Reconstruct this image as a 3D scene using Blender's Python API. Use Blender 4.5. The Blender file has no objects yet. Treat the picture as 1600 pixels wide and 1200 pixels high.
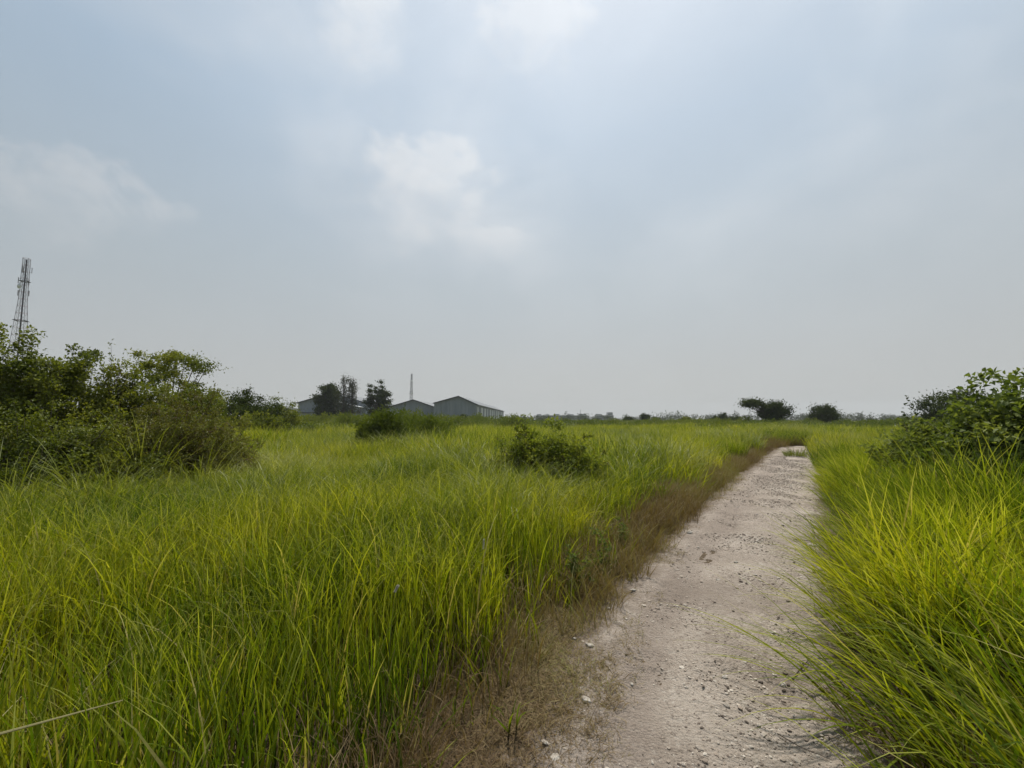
import bpy, math, random
import numpy as np
from mathutils import Vector

R = math.radians
sc = bpy.context.scene
COL = sc.collection
# ------------------------------------------------------------------ camera
F_PX, EYE, PITCH = 670.0, 1.6, R(4.7)
cd = bpy.data.cameras.new('camera'); cam = bpy.data.objects.new('camera', cd); COL.objects.link(cam)
cd.sensor_width = 36.0; cd.lens = F_PX / 1600 * 36.0
cd.clip_start = 0.05; cd.clip_end = 6000
cam.location = (0, 0, EYE); cam.rotation_euler = (R(90) + PITCH, 0, 0)
sc.camera = cam
# ------------------------------------------------------------------ view
vs = sc.view_settings
vs.view_transform = 'Standard'; vs.look = 'None'; vs.gamma = 1.0; vs.exposure = 0.0
vs.use_curve_mapping = False
cy = sc.cycles
cy.max_bounces = 6; cy.diffuse_bounces = 2; cy.glossy_bounces = 2; cy.transmission_bounces = 3
cy.transparent_max_bounces = 6; cy.volume_bounces = 0
cy.use_denoising = True; cy.use_adaptive_sampling = True; cy.adaptive_threshold = .015; cy.adaptive_min_samples = 12
# ------------------------------------------------------------------ sun
SUN_AZ, SUN_EL = R(15), R(63)          # azimuth clockwise from +Y
SUN_DIR = Vector((math.sin(SUN_AZ)*math.cos(SUN_EL), math.cos(SUN_AZ)*math.cos(SUN_EL), math.sin(SUN_EL)))
sl = bpy.data.lights.new('sun', 'SUN'); so = bpy.data.objects.new('sun', sl); COL.objects.link(so)
sl.energy = 5.0; sl.angle = R(2.5); sl.color = (1.0, 0.95, 0.86)
so.rotation_euler = SUN_DIR.to_track_quat('Z', 'Y').to_euler(); so.location = (0, 0, 60)

# ------------------------------------------------------------------ node helpers
class NT:
    def __init__(s, tree): s.t = tree; s.n = tree.nodes; s.l = tree.links
    def node(s, typ, **kw):
        n = s.n.new(typ)
        for k, v in kw.items(): setattr(n, k, v)
        return n
    def put(s, sock, v):
        if hasattr(v, 'is_output') or isinstance(v, bpy.types.NodeSocket): s.l.new(v, sock)
        elif isinstance(v, (tuple, list)) and len(v) == 3 and sock.type == 'RGBA': sock.default_value = (*v, 1)
        else: sock.default_value = v
    def m(s, op, a, b=None, c=None, clamp=False):
        n = s.node('ShaderNodeMath', operation=op); n.use_clamp = clamp
        s.put(n.inputs[0], a)
        if b is not None: s.put(n.inputs[1], b)
        if c is not None: s.put(n.inputs[2], c)
        return n.outputs[0]
    def vm(s, op, a, b=None):
        n = s.node('ShaderNodeVectorMath', operation=op); s.put(n.inputs[0], a)
        if b is not None: s.put(n.inputs[1], b)
        return n.outputs['Value'] if op in ('DOT_PRODUCT', 'LENGTH') else n.outputs[0]
    def mix(s, f, a, b, blend='MIX'):
        n = s.node('ShaderNodeMix', data_type='RGBA', blend_type=blend)
        s.put(n.inputs[0], f); s.put(n.inputs[6], a); s.put(n.inputs[7], b)
        return n.outputs[2]
    def smooth(s, v, lo, hi, o0=0.0, o1=1.0):
        n = s.node('ShaderNodeMapRange', interpolation_type='SMOOTHSTEP')
        s.put(n.inputs['Value'], v); s.put(n.inputs['From Min'], lo); s.put(n.inputs['From Max'], hi)
        s.put(n.inputs['To Min'], o0); s.put(n.inputs['To Max'], o1)
        return n.outputs[0]
    def noise(s, vec, scale, detail=4, rough=0.5, dist=0.0):
        n = s.node('ShaderNodeTexNoise'); s.put(n.inputs['Vector'], vec)
        n.inputs['Scale'].default_value = scale; n.inputs['Detail'].default_value = detail
        n.inputs['Roughness'].default_value = rough; n.inputs['Distortion'].default_value = dist
        return n.outputs['Fac']
    def ramp(s, f, stops):
        n = s.node('ShaderNodeValToRGB'); s.put(n.inputs[0], f)
        e = n.color_ramp.elements
        e[0].position, e[0].color = stops[0][0], (*stops[0][1], 1)
        e[1].position, e[1].color = stops[-1][0], (*stops[-1][1], 1)
        for p, c in stops[1:-1]:
            k = e.new(p); k.color = (*c, 1)
        return n.outputs[0]
    def xyz(s, x, y, z):
        n = s.node('ShaderNodeCombineXYZ')
        for i, v in enumerate((x, y, z)): s.put(n.inputs[i], v)
        return n.outputs[0]

def srgb(r, g, b):
    f = lambda c: (c/255/12.92) if c <= 10 else ((c/255 + .055)/1.055)**2.4
    return (f(r), f(g), f(b))

# ------------------------------------------------------------------ world: hazy tropical sky with thin cloud
w = bpy.data.worlds.new('World'); sc.world = w; w.use_nodes = True
T = NT(w.node_tree); T.n.clear()
tc = T.node('ShaderNodeTexCoord'); D = T.vm('NORMALIZE', tc.outputs['Generated'])
sp = T.node('ShaderNodeSeparateXYZ'); T.put(sp.inputs[0], D)
dx, dy, dz = sp.outputs
sky = T.node('ShaderNodeTexSky', sky_type='NISHITA'); sky.sun_disc = False
sky.sun_elevation = SUN_EL; sky.sun_rotation = SUN_AZ
sky.air_density = 1.0; sky.dust_density = 4.0; sky.ozone_density = 1.0
S10 = lambda c: tuple(10*v for v in c)     # the Background node multiplies by 0.1
az = T.m('ARCTAN2', dx, dy); el = T.m('ARCSINE', dz)
elc = T.m('MAXIMUM', el, 0.0)
# haze veil: the colour of dusty air, blue-grey aloft, pale grey by the horizon
haze = T.ramp(T.m('DIVIDE', elc, 1.2), [(0.0, srgb(187, 189, 187)), (0.10, srgb(180, 184, 185)), (0.25, srgb(167, 178, 185)),
                                       (0.50, srgb(144, 168, 189)), (1.0, srgb(126, 157, 186))])
haze10 = T.mix(1.0, haze, (10, 10, 10), 'MULTIPLY')
base = T.mix(T.smooth(el, 0.0, 0.9, 0.96, 0.84), sky.outputs[0], haze10)
# forward-scattering glow of the veiled sun
cosg = T.m('MAXIMUM', T.vm('DOT_PRODUCT', D, tuple(SUN_DIR)), 0.0)
glow = T.m('ADD', T.m('MULTIPLY', T.m('POWER', cosg, 2.5), 0.315), T.m('MULTIPLY', T.m('POWER', cosg, 30.0), 0.03))
# thin cloud sheet, projected on a plane aloft
inv = T.m('DIVIDE', 1.0, T.m('ADD', T.m('MAXIMUM', dz, 0.0), 0.22))
cp = T.xyz(T.m('MULTIPLY', dx, inv), T.m('MULTIPLY', dy, inv), 0.37)
warp = T.vm('ADD', cp, T.vm('MULTIPLY', T.node('ShaderNodeTexNoise').outputs['Color'], (0, 0, 0)))
n1 = T.noise(T.vm('ADD', T.xyz(az, T.m('MULTIPLY', el, 1.6), 0.0), (.7, 3.1, 0)), 1.5, 4, 0.5, 0.25)
n2 = T.noise(T.vm('ADD', T.xyz(az, T.m('MULTIPLY', el, 1.5), 0.0), (4.1, 2.3, 0)), 3.2, 6, 0.55, 0.4)
n3 = T.noise(T.vm('ADD', cp, (9.0, 1.0, 0)), 6.0, 6, 0.6, 0.5)
sheet = T.m('MULTIPLY', T.smooth(n1, 0.40, 0.72), T.smooth(n2, 0.28, 0.75, 0.35, 1.0))
fade = T.smooth(el, 0.05, 0.45)
sheet = T.m('MULTIPLY', sheet, fade)
# single heaps of cumulus with a ragged upper edge and a soft foot: (azimuth, elevation, half width, half height, strength)
def dir_of(px, py):
    x, u = (px-800)/F_PX, (600-py)/F_PX
    fw, up = math.cos(PITCH)-u*math.sin(PITCH), u*math.cos(PITCH)+math.sin(PITCH)
    L = math.sqrt(x*x+fw*fw+up*up)
    return math.atan2(x, fw), math.asin(up/L)
ang = T.xyz(az, T.m('MULTIPLY', el, 1.25), 0.0)
n4 = T.noise(ang, 7.0, 8, 0.58, 0.35); n5 = T.noise(T.vm('ADD', ang, (3.3, 1.7, .4)), 19.0, 6, 0.6, 0.3)
heap = None
for px, py, rx, ry, st in ((668, 280, 0.19, 0.10, 0.54), (115, 300, 0.14, 0.08, 0.40), (560, -5, 0.12, 0.085, 0.5),
                           (845, 40, 0.17, 0.06, 0.42), (770, 375, 0.13, 0.035, 0.30), (300, 250, 0.30, 0.05, 0.0)):
    if st == 0: continue
    a0, e0 = dir_of(px, py)
    da = T.m('DIVIDE', T.m('SUBTRACT', az, a0), rx)
    de = T.m('DIVIDE', T.m('SUBTRACT', el, e0), ry)
    # a lop-sided bump: steep above, gentle below
    dez = T.m('MULTIPLY', de, T.smooth(de, -0.4, 0.4, 0.62, 1.05))
    rr = T.m('ADD', T.m('MULTIPLY', da, da), T.m('MULTIPLY', dez, dez))
    nn = T.m('ADD', T.m('MULTIPLY', T.m('SUBTRACT', n4, 0.5), 3.0), T.m('MULTIPLY', T.m('SUBTRACT', n5, 0.5), 1.5))
    v = T.m('ADD', T.m('SUBTRACT', 1.0, rr), nn)
    edge = T.smooth(de, -0.7, 0.5, 1.8, 0.7)
    msk = T.m('MULTIPLY', T.smooth(v, 0.0, edge), st)
    msk = T.m('MULTIPLY', msk, T.smooth(rr, 2.6, 0.5))
    heap = msk if heap is None else T.m('MAXIMUM', heap, msk)
cloud_col = T.mix(T.m('POWER', cosg, 3.0), S10(srgb(193, 195, 199)), S10(srgb(222, 227, 231)))
c1 = T.mix(T.m('MULTIPLY', sheet, 0.55), base, cloud_col)
c2 = T.mix(T.m('MULTIPLY', heap, 0.85), c1, T.mix(0.35, cloud_col, S10(srgb(228, 224, 220))))
gl = T.vm('SCALE', S10((1.0, 0.985, 0.955))); gl_n = gl.node; T.put(gl_n.inputs['Scale'], T.m('MULTIPLY', glow, T.smooth(n2, 0.25, 0.75, 0.9, 1.1)))
c3 = T.mix(1.0, c2, gl, 'ADD')
w.cycles.sampling_method = "MANUAL"; w.cycles.sample_map_resolution = 256
bg = T.node('ShaderNodeBackground'); T.put(bg.inputs['Color'], c3); bg.inputs['Strength'].default_value = 0.1
wo = T.node('ShaderNodeOutputWorld'); T.l.new(bg.outputs[0], wo.inputs['Surface'])

# ------------------------------------------------------------------ geometry helpers
def P(px, py, Y):
    x, u = (px-800)/F_PX, (600-py)/F_PX
    fw, up = math.cos(PITCH)-u*math.sin(PITCH), u*math.cos(PITCH)+math.sin(PITCH)
    return (x/fw*Y, Y, EYE + up/fw*Y)
def GX(px, Y): return P(px, 655, Y)[0]
def GZ(py, Y): return P(800, py, Y)[2]
def ground_at(px, py):
    x, u = (px-800)/F_PX, (600-py)/F_PX
    fw, up = math.cos(PITCH)-u*math.sin(PITCH), u*math.cos(PITCH)+math.sin(PITCH)
    Y = EYE*fw/(-up)
    return (x/fw*Y, Y, 0.0)

def hash2(ix, iy, seed):
    h = (ix.astype(np.int64)*374761393 + iy.astype(np.int64)*668265263 + seed*2147483647) & 0xFFFFFFFF
    h = ((h ^ (h >> 13))*1274126177) & 0xFFFFFFFF
    return ((h ^ (h >> 16)) & 0xFFFFFF)/float(0xFFFFFF)
def vnoise(x, y, seed=0):
    ix, iy = np.floor(x), np.floor(y); fx, fy = x-ix, y-iy
    fx, fy = fx*fx*(3-2*fx), fy*fy*(3-2*fy)
    a, b, c, d = hash2(ix, iy, seed), hash2(ix+1, iy, seed), hash2(ix, iy+1, seed), hash2(ix+1, iy+1, seed)
    return (a*(1-fx)+b*fx)*(1-fy) + (c*(1-fx)+d*fx)*fy
def fbm(x, y, oct=4, seed=0, gain=0.5):
    x = np.asarray(x, float); y = np.asarray(y, float)
    s = np.zeros_like(x); a, n, f = 1.0, 0.0, 1.0
    for k in range(oct):
        s += a*vnoise(x*f+17.3*k, y*f-9.1*k, seed+k); n += a; a *= gain; f *= 2.03
    return s/n

def norm(v): return v/np.maximum(np.linalg.norm(v, axis=-1, keepdims=True), 1e-9)

class MB:
    """collects vertices, faces, a random value and a length value, and links them as ONE mesh"""
    def __init__(s): s.V, s.tri, s.quad, s.rnd, s.t, s.n = [], [], [], [], [], 0
    def add(s, V, tri=None, quad=None, rnd=None, t=None):
        V = np.asarray(V, np.float32).reshape(-1, 3); k = len(V)
        s.V.append(V)
        if tri is not None and len(tri): s.tri.append(np.asarray(tri, np.int32)+s.n)
        if quad is not None and len(quad): s.quad.append(np.asarray(quad, np.int32)+s.n)
        s.rnd.append(np.full(k, .5, np.float32) if rnd is None else np.broadcast_to(np.asarray(rnd, np.float32), (k,)))
        s.t.append(np.full(k, .5, np.float32) if t is None else np.broadcast_to(np.asarray(t, np.float32), (k,)))
        s.n += k
        return s
    def mesh(s, name, mat=None, smooth=False):
        me = bpy.data.meshes.new(name)
        V = np.concatenate(s.V) if s.V else np.zeros((0, 3), np.float32)
        tri = np.concatenate(s.tri) if s.tri else np.zeros((0, 3), np.int32)
        quad = np.concatenate(s.quad) if s.quad else np.zeros((0, 4), np.int32)
        me.vertices.add(len(V)); me.vertices.foreach_set('co', V.ravel())
        li = np.concatenate([tri.ravel(), quad.ravel()]).astype(np.int32)
        me.loops.add(len(li)); me.loops.foreach_set('vertex_index', li)
        nf = len(tri)+len(quad)
        st = np.concatenate([np.arange(len(tri))*3, len(tri)*3+np.arange(len(quad))*4]).astype(np.int32)
        me.polygons.add(nf); me.polygons.foreach_set('loop_start', st)
        me.polygons.foreach_set('loop_total', np.concatenate([np.full(len(tri), 3), np.full(len(quad), 4)]).astype(np.int32))
        me.polygons.foreach_set('use_smooth', np.full(nf, smooth))
        a = me.attributes.new('rnd', 'FLOAT', 'POINT'); a.data.foreach_set('value', np.concatenate(s.rnd).astype(np.float32))
        a = me.attributes.new('t', 'FLOAT', 'POINT'); a.data.foreach_set('value', np.concatenate(s.t).astype(np.float32))
        me.update(calc_edges=True)
        if mat: me.materials.append(mat)
        return me
    def build(s, name, mat=None, parent=None, smooth=False, link=True):
        o = bpy.data.objects.new(name, s.mesh(name, mat, smooth))
        if link: COL.objects.link(o)
        if parent: o.parent = parent
        return o
    def box(s, x0, x1, y0, y1, z0, z1):
        V = [(x, y, z) for z in (z0, z1) for y in (y0, y1) for x in (x0, x1)]
        return s.add(V, quad=[(0, 2, 3, 1), (4, 5, 7, 6), (0, 1, 5, 4), (2, 6, 7, 3), (0, 4, 6, 2), (1, 3, 7, 5)])
    def prism(s, poly, y0, y1):
        """closed x-z outline extruded along y"""
        n = len(poly); V = [(x, y0, z) for x, z in poly] + [(x, y1, z) for x, z in poly]
        s.add(V, quad=[(i, (i+1) % n, n+(i+1) % n, n+i) for i in range(n)], tri=[(0, i+1, i) for i in range(1, n-1)] + [(n, n+i, n+i+1) for i in range(1, n-1)])
        return s
    def tube(s, pts, rad, k=5, rnd=.5):
        pts = np.asarray(pts, float); n = len(pts); rad = np.broadcast_to(np.asarray(rad, float), (n,))
        d = norm(np.gradient(pts, axis=0)); ref = np.array([0.31, 0.17, 0.94]) if abs(d[0, 2]) < .9 else np.array([1., .1, 0])
        a = norm(np.cross(d, ref)); b = np.cross(d, a)
        ph = np.arange(k)*2*math.pi/k
        V = pts[:, None]+rad[:, None, None]*(a[:, None]*np.cos(ph)[None, :, None]+b[:, None]*np.sin(ph)[None, :, None])
        q = [(i*k+j, i*k+(j+1) % k, (i+1)*k+(j+1) % k, (i+1)*k+j) for i in range(n-1) for j in range(k)]
        tr = [(0, j+1, j) for j in range(1, k-1)]+[((n-1)*k, (n-1)*k+j, (n-1)*k+j+1) for j in range(1, k-1)]
        tt = np.repeat(np.linspace(0, 1, n), k)
        return s.add(V, quad=q, tri=tr, rnd=rnd, t=tt)
    def leaves(s, pos, dr, nrm, L, W, rng, fold=.25, rnd=None):
        n = len(pos)
        if n == 0: return s
        dr = norm(dr); side = norm(np.cross(dr, nrm)); up = np.cross(side, dr)
        L = np.broadcast_to(L, (n,))[:, None]; W = np.broadcast_to(W, (n,))[:, None]
        b = pos; tip = pos+dr*L - up*L*.12
        l = pos+dr*L*.45+side*W*.5+up*W*fold; r = pos+dr*L*.45-side*W*.5+up*W*fold
        V = np.stack([b, l, tip, r], 1); i = np.arange(n)[:, None]*4
        tri = np.concatenate([i+np.array([[0, 2, 1]]), i+np.array([[0, 3, 2]])])
        rv = rng.random(n) if rnd is None else rnd
        return s.add(V, tri=tri, rnd=np.repeat(rv, 4), t=np.tile([0, .5, 1, .5], n))
    def blades(s, base, azm, lean, curve, L, W, rng, seg=6, power=2.0, rnd=None, twist=.9):
        n = len(base); L = np.broadcast_to(L, (n,)); W = np.broadcast_to(W, (n,))
        sv = np.linspace(0, 1, seg+1); mid = (sv[1:]+sv[:-1])/2
        th = lean[:, None]+curve[:, None]*mid[None]**power
        st = (L/seg)[:, None]
        hx = np.concatenate([np.zeros((n, 1)), np.cumsum(np.sin(th)*st, 1)], 1)
        hz = np.concatenate([np.zeros((n, 1)), np.cumsum(np.cos(th)*st, 1)], 1)
        ca, sa = np.cos(azm)[:, None], np.sin(azm)[:, None]
        c = base[:, None]+np.stack([hx*ca, hx*sa, hz], 2)
        tw = azm+math.pi/2+rng.normal(0, twist, n)
        wv = np.stack([np.cos(tw), np.sin(tw), np.zeros(n)], 1)
        prof = np.minimum(1, .45+1.6*sv)*(1-sv**2.6)
        off = wv[:, None]*(W[:, None]*prof[None]*.5)[..., None]
        Vl, Vr = c+off, c-off
        Vm = np.concatenate([Vl[:, :-1], Vr[:, :-1], c[:, -1:]], 1)      # n, 2*seg+1
        k = 2*seg+1; i = np.arange(n)[:, None, None]*k
        q = np.array([[j, seg+j, seg+j+1, j+1] for j in range(seg-1)])
        quads = (i+q[None]).reshape(-1, 4)
        tris = (i+np.array([[[seg-1, 2*seg-1, 2*seg]]])).reshape(-1, 3)
        tt = np.tile(np.concatenate([sv[:-1], sv[:-1], [1.0]]), n)
        rv = rng.random(n) if rnd is None else np.broadcast_to(rnd, (n,))
        return s.add(Vm, quad=quads, tri=tris, rnd=np.repeat(rv, k), t=tt)

def tag(o, label=None, cat=None, group=None, kind=None):
    if label: o['label'] = label
    if cat: o['category'] = cat
    if group: o['group'] = group
    if kind: o['kind'] = kind
    return o
def thing(name, label, cat, loc, rz=0, group=None):
    o = bpy.data.objects.new(name, None); COL.objects.link(o); o.empty_display_size = .2
    o.location = loc; o.rotation_euler = (0, 0, rz)
    return tag(o, label, cat, group)

# ------------------------------------------------------------------ materials
def newmat(name):
    m = bpy.data.materials.new(name); m.use_nodes = True
    t = NT(m.node_tree); t.n.clear(); return m, t
def finish(t, shader, disp=None):
    o = t.node('ShaderNodeOutputMaterial'); t.l.new(shader, o.inputs['Surface'])
def attr(t, name):
    return t.node('ShaderNodeAttribute', attribute_name=name).outputs['Fac']
def plant_mat(name, stops, trans=.4, rough=.5, spec=.25, base=None, base_h=.35, tint=None, patch=.25, tcol=(1.30, 1.30, .42), tip=None, dead=0):
    """colour by plant (random), by world patch and along the blade"""
    m, t = newmat(name)
    geo = t.node('ShaderNodeNewGeometry'); oi = t.node('ShaderNodeObjectInfo')
    pn = t.noise(geo.outputs['Position'], patch, 3, .55)
    f = t.m('ADD', t.m('MULTIPLY', attr(t, 'rnd'), .46), t.m('MULTIPLY', oi.outputs['Random'], .18))
    f = t.m('ADD', f, t.m('MULTIPLY', t.smooth(pn, .34, .66), .46), clamp=True)
    c = t.ramp(f, stops)
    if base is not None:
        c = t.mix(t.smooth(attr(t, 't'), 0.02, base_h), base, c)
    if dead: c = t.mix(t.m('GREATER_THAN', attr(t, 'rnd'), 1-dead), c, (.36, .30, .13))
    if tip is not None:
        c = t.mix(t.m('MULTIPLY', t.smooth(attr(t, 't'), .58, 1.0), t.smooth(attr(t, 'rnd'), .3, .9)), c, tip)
    p = t.node('ShaderNodeBsdfPrincipled'); t.put(p.inputs['Base Color'], c)
    p.inputs['Roughness'].default_value = rough; p.inputs['Specular IOR Level'].default_value = spec
    tr = t.node('ShaderNodeBsdfTranslucent'); t.put(tr.inputs['Color'], t.mix(1.0, c, tcol, 'MULTIPLY'))
    mx = t.node('ShaderNodeMixShader'); mx.inputs[0].default_value = trans
    t.l.new(p.outputs[0], mx.inputs[1]); t.l.new(tr.outputs[0], mx.inputs[2])
    finish(t, mx.outputs[0]); return m

M = {}
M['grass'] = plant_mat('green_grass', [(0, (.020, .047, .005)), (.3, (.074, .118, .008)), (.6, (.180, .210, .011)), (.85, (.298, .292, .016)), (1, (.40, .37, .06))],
                       rough=.6, spec=.12, trans=.50, base=(.048, .036, .015), base_h=.52, tip=(.36, .37, .09), dead=.04)  # brown culm foot, painted darker and higher to deepen shade between blades
M['grass_arch'] = plant_mat('arching_grass', [(0, (.060, .092, .010)), (.5, (.170, .195, .020)), (1, (.32, .31, .07))], trans=.42, rough=.5, spec=.25,
                       base=(.10, .09, .03), base_h=.2, tip=(.34, .36, .20))
M['grass_dry'] = plant_mat('dry_grass', [(0, (.085, .052, .026)), (.35, (.150, .098, .048)), (.7, (.23, .175, .082)), (1, (.19, .21, .04))], trans=.25, rough=.7)
M['straw'] = plant_mat('straw', [(0, (.30, .26, .12)), (1, (.42, .38, .18))], trans=.2, rough=.6)
M['leaf'] = plant_mat('shrub_leaf', [(0, (.040, .058, .011)), (.45, (.105, .128, .020)), (.8, (.190, .205, .032)), (1, (.26, .25, .05))], trans=.36, rough=.55, spec=.2, patch=.9)
M['leaf_brown'] = plant_mat('olive_brown_leaf', [(0, (.075, .055, .020)), (.4, (.110, .108, .022)), (.75, (.165, .175, .032)), (1, (.23, .20, .05))], trans=.3, rough=.5, patch=.9)
M['leaf_broad'] = plant_mat('broad_leaf', [(0, (.050, .080, .018)), (.5, (.130, .165, .042)), (1, (.24, .265, .085))], trans=.40, rough=.62, spec=.15, patch=.8)
M['leaf_light'] = plant_mat('light_shrub_leaf', [(0, (.070, .090, .016)), (.45, (.140, .175, .030)), (.8, (.225, .25, .045)), (1, (.29, .28, .065))], trans=.42, rough=.6, spec=.15, patch=.9)
M['leaf_tree'] = plant_mat('tree_leaf', [(0, (.020, .032, .008)), (.5, (.042, .060, .014)), (1, (.080, .100, .024))], trans=.15, rough=.8, spec=.04, patch=.15)
M['leaf_grey'] = plant_mat('grey_twig_leaf', [(0, (.050, .055, .035)), (1, (.10, .105, .065))], trans=.15, rough=.7, patch=.15)
M['leaf_far'] = plant_mat('distant_leaf', [(0, (.025, .036, .014)), (1, (.060, .075, .026))], trans=.2, rough=.7, patch=.02)
M['leaf_scrub'] = plant_mat('scrub_leaf', [(0, (.045, .068, .013)), (.5, (.095, .125, .020)), (1, (.175, .19, .035))], trans=.35, rough=.55, patch=.06)

def simple(name, c1, c2=None, scale=5, rough=.8, spec=.2, metal=0, bump=0, stretch=None, detail=5):
    m, t = newmat(name); tc = t.node('ShaderNodeTexCoord'); v = tc.outputs['Object']
    if stretch: v = t.vm('MULTIPLY', v, stretch)
    p = t.node('ShaderNodeBsdfPrincipled')
    n = t.noise(v, scale, detail, .6)
    t.put(p.inputs['Base Color'], t.mix(t.smooth(n, .3, .7), c1, c2 or c1))
    p.inputs['Roughness'].default_value = rough; p.inputs['Specular IOR Level'].default_value = spec; p.inputs['Metallic'].default_value = metal
    if bump:
        b = t.node('ShaderNodeBump'); b.inputs['Strength'].default_value = bump; b.inputs['Distance'].default_value = .01
        t.l.new(n, b.inputs['Height']); t.l.new(b.outputs[0], p.inputs['Normal'])
    finish(t, p.outputs[0]); return m
M['bark'] = simple('bark', (.055, .042, .032), (.12, .095, .07), 9, .9, bump=.6, stretch=(1, 1, .25))
M['stem_red'] = simple('reddish_stem', (.085, .045, .030), (.13, .08, .05), 9, .8)
M['stem_green'] = simple('green_stem', (.07, .08, .03), (.11, .10, .045), 9, .8)
M['twig'] = simple('dry_twig', (.05, .035, .026), (.10, .075, .055), 20, .9)
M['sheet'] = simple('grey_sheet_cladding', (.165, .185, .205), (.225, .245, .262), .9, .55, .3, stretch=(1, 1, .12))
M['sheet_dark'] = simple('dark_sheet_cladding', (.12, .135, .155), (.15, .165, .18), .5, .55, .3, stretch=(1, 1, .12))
M['sheet_pale'] = simple('pale_sheet_cladding', (.40, .42, .44), (.48, .49, .50), .5, .6, .3, stretch=(1, 1, .12))
M['roof'] = simple('roof_sheet', (.10, .11, .12), (.14, .145, .15), .3, .45, .4, stretch=(1, .1, 1))
M['fascia'] = simple('dark_fascia', (.045, .05, .058), (.065, .07, .08), .7, .6)
M['opening'] = simple('dark_opening', (.03, .032, .036), (.045, .046, .05), .7, .8)
M['plaster'] = simple('far_plaster', (.42, .41, .40), (.55, .54, .52), .12, .8)
M['plaster_grey'] = simple('far_grey_plaster', (.24, .24, .245), (.32, .315, .31), .12, .8)
M['glass'] = simple('dark_glass', (.06, .065, .075), (.08, .085, .095), .5, .25, .5)
M['steel'] = simple('galvanised_steel', (.20, .20, .215), (.30, .29, .30), .8, .55, .4, metal=.3)
M['steel_red'] = simple('faded_red_paint', (.30, .16, .15), (.34, .20, .19), .8, .6, .3)
M['dish'] = simple('antenna_white', (.5, .5, .5), (.6, .6, .6), .8, .5)
M['cable'] = simple('dark_cable_ladder', (.06, .055, .065), (.09, .085, .10), 1, .7)
M['plume'] = simple('pale_plume', (.50, .47, .38), (.62, .59, .50), 30, .9)
M['rock'] = simple('chalky_stone', (.22, .19, .155), (.42, .385, .335), 14, .9, bump=.8)

# ------------------------------------------------------------------ path line
PATH = np.array([(-2.6, -4.5), (-1.15, -2.0), (-.10, 0), (.40, 1.1), (.87, 2.1), (1.46, 3.26), (3.02, 5.65), (6.35, 10.4), (11.0, 17.0), (15.9, 24.0), (17.6, 27.5), (16.6, 32.0), (11.5, 38.0), (3.0, 46.0), (-8.0, 60.0)])
HALF = np.array([.75, .75, .68, .64, .64, .72, .82, .82, .86, .85, .6, .6, .8, 1.0, 1.0])
def resample(A, n):
    d = np.concatenate([[0], np.cumsum(np.linalg.norm(np.diff(PATH, axis=0), axis=1))])
    return d
_pl = resample(PATH, 0)
def catmull(u):
    """smooth path position at arc parameter u"""
    i = np.clip(np.searchsorted(_pl, u)-1, 0, len(_pl)-2); f = (u-_pl[i])/(_pl[i+1]-_pl[i])
    g = lambda k: PATH[np.clip(k, 0, len(PATH)-1)]
    p0, p1, p2, p3 = g(i-1), g(i), g(i+1), g(i+2); f = f[:, None]
    return .5*((2*p1)+(-p0+p2)*f+(2*p0-5*p1+4*p2-p3)*f**2+(-p0+3*p1-3*p2+p3)*f**3)
US = np.linspace(0, _pl[-1], 900); LINE = catmull(US); LT = norm(np.gradient(LINE, axis=0)); LN = np.stack([LT[:, 1], -LT[:, 0]], 1)   # LN points right
LHW = np.interp(US, _pl, HALF)
VERGE = np.interp(LINE[:, 1], [-5, 0, 2, 3.3, 5.6, 8, 11, 16, 24, 30], [.62, .62, .60, .50, .52, .72, 1.05, .95, .85, .8])
def path_coords(x, y):
    """signed sideways distance (right positive), index of the nearest line sample"""
    x = np.asarray(x, float); y = np.asarray(y, float); S = np.zeros(len(x)); I = np.zeros(len(x), int)
    for a in range(0, len(x), 4000):
        dxv = x[a:a+4000, None]-LINE[None, :, 0]; dyv = y[a:a+4000, None]-LINE[None, :, 1]
        k = np.argmin(dxv**2+dyv**2, 1); r = np.arange(len(k))
        s_ = dxv[r, k]*LN[k, 0]+dyv[r, k]*LN[k, 1]
        d_ = np.sqrt(dxv[r, k]**2+dyv[r, k]**2)
        S[a:a+4000] = np.where(s_ >= 0, d_, -d_); I[a:a+4000] = k
    return S, I

# ------------------------------------------------------------------ ground
def mat_ground():
    m, t = newmat('field_soil'); geo = t.node('ShaderNodeNewGeometry'); v = geo.outputs['Position']
    far = t.smooth(t.vm('LENGTH', v), 60, 140)
    n = t.noise(v, 7, 6, .65); n2 = t.noise(v, .35, 4, .5)
    near = t.ramp(n, [(.25, (.040, .028, .018)), (.5, (.085, .062, .040)), (.75, (.15, .115, .075))])
    olive = t.ramp(n2, [(.3, (.060, .075, .018)), (.7, (.13, .14, .030))])
    p = t.node('ShaderNodeBsdfPrincipled'); t.put(p.inputs['Base Color'], t.mix(far, near, olive)); p.inputs['Roughness'].default_value = .95
    p.inputs['Specular IOR Level'].default_value = .1
    b = t.node('ShaderNodeBump'); b.inputs['Strength'].default_value = .9; b.inputs['Distance'].default_value = .03
    t.l.new(n, b.inputs['Height']); t.l.new(b.outputs[0], p.inputs['Normal'])
    finish(t, p.outputs[0]); return m
rad = np.concatenate([[.01], np.geomspace(.6, 1450, 90)]); na = 180
A_ = np.arange(na)*2*math.pi/na
X_ = rad[:, None]*np.cos(A_)[None]; Y_ = rad[:, None]*np.sin(A_)[None]
Z_ = np.zeros_like(X_)-.004*(rad[:, None] > .5)*fbm(X_*2, Y_*2, 3, 5)
g = MB(); nr = len(rad)
ii, jj = np.meshgrid(np.arange(nr-1), np.arange(na), indexing='ij'); j2 = (jj+1) % na
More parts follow.
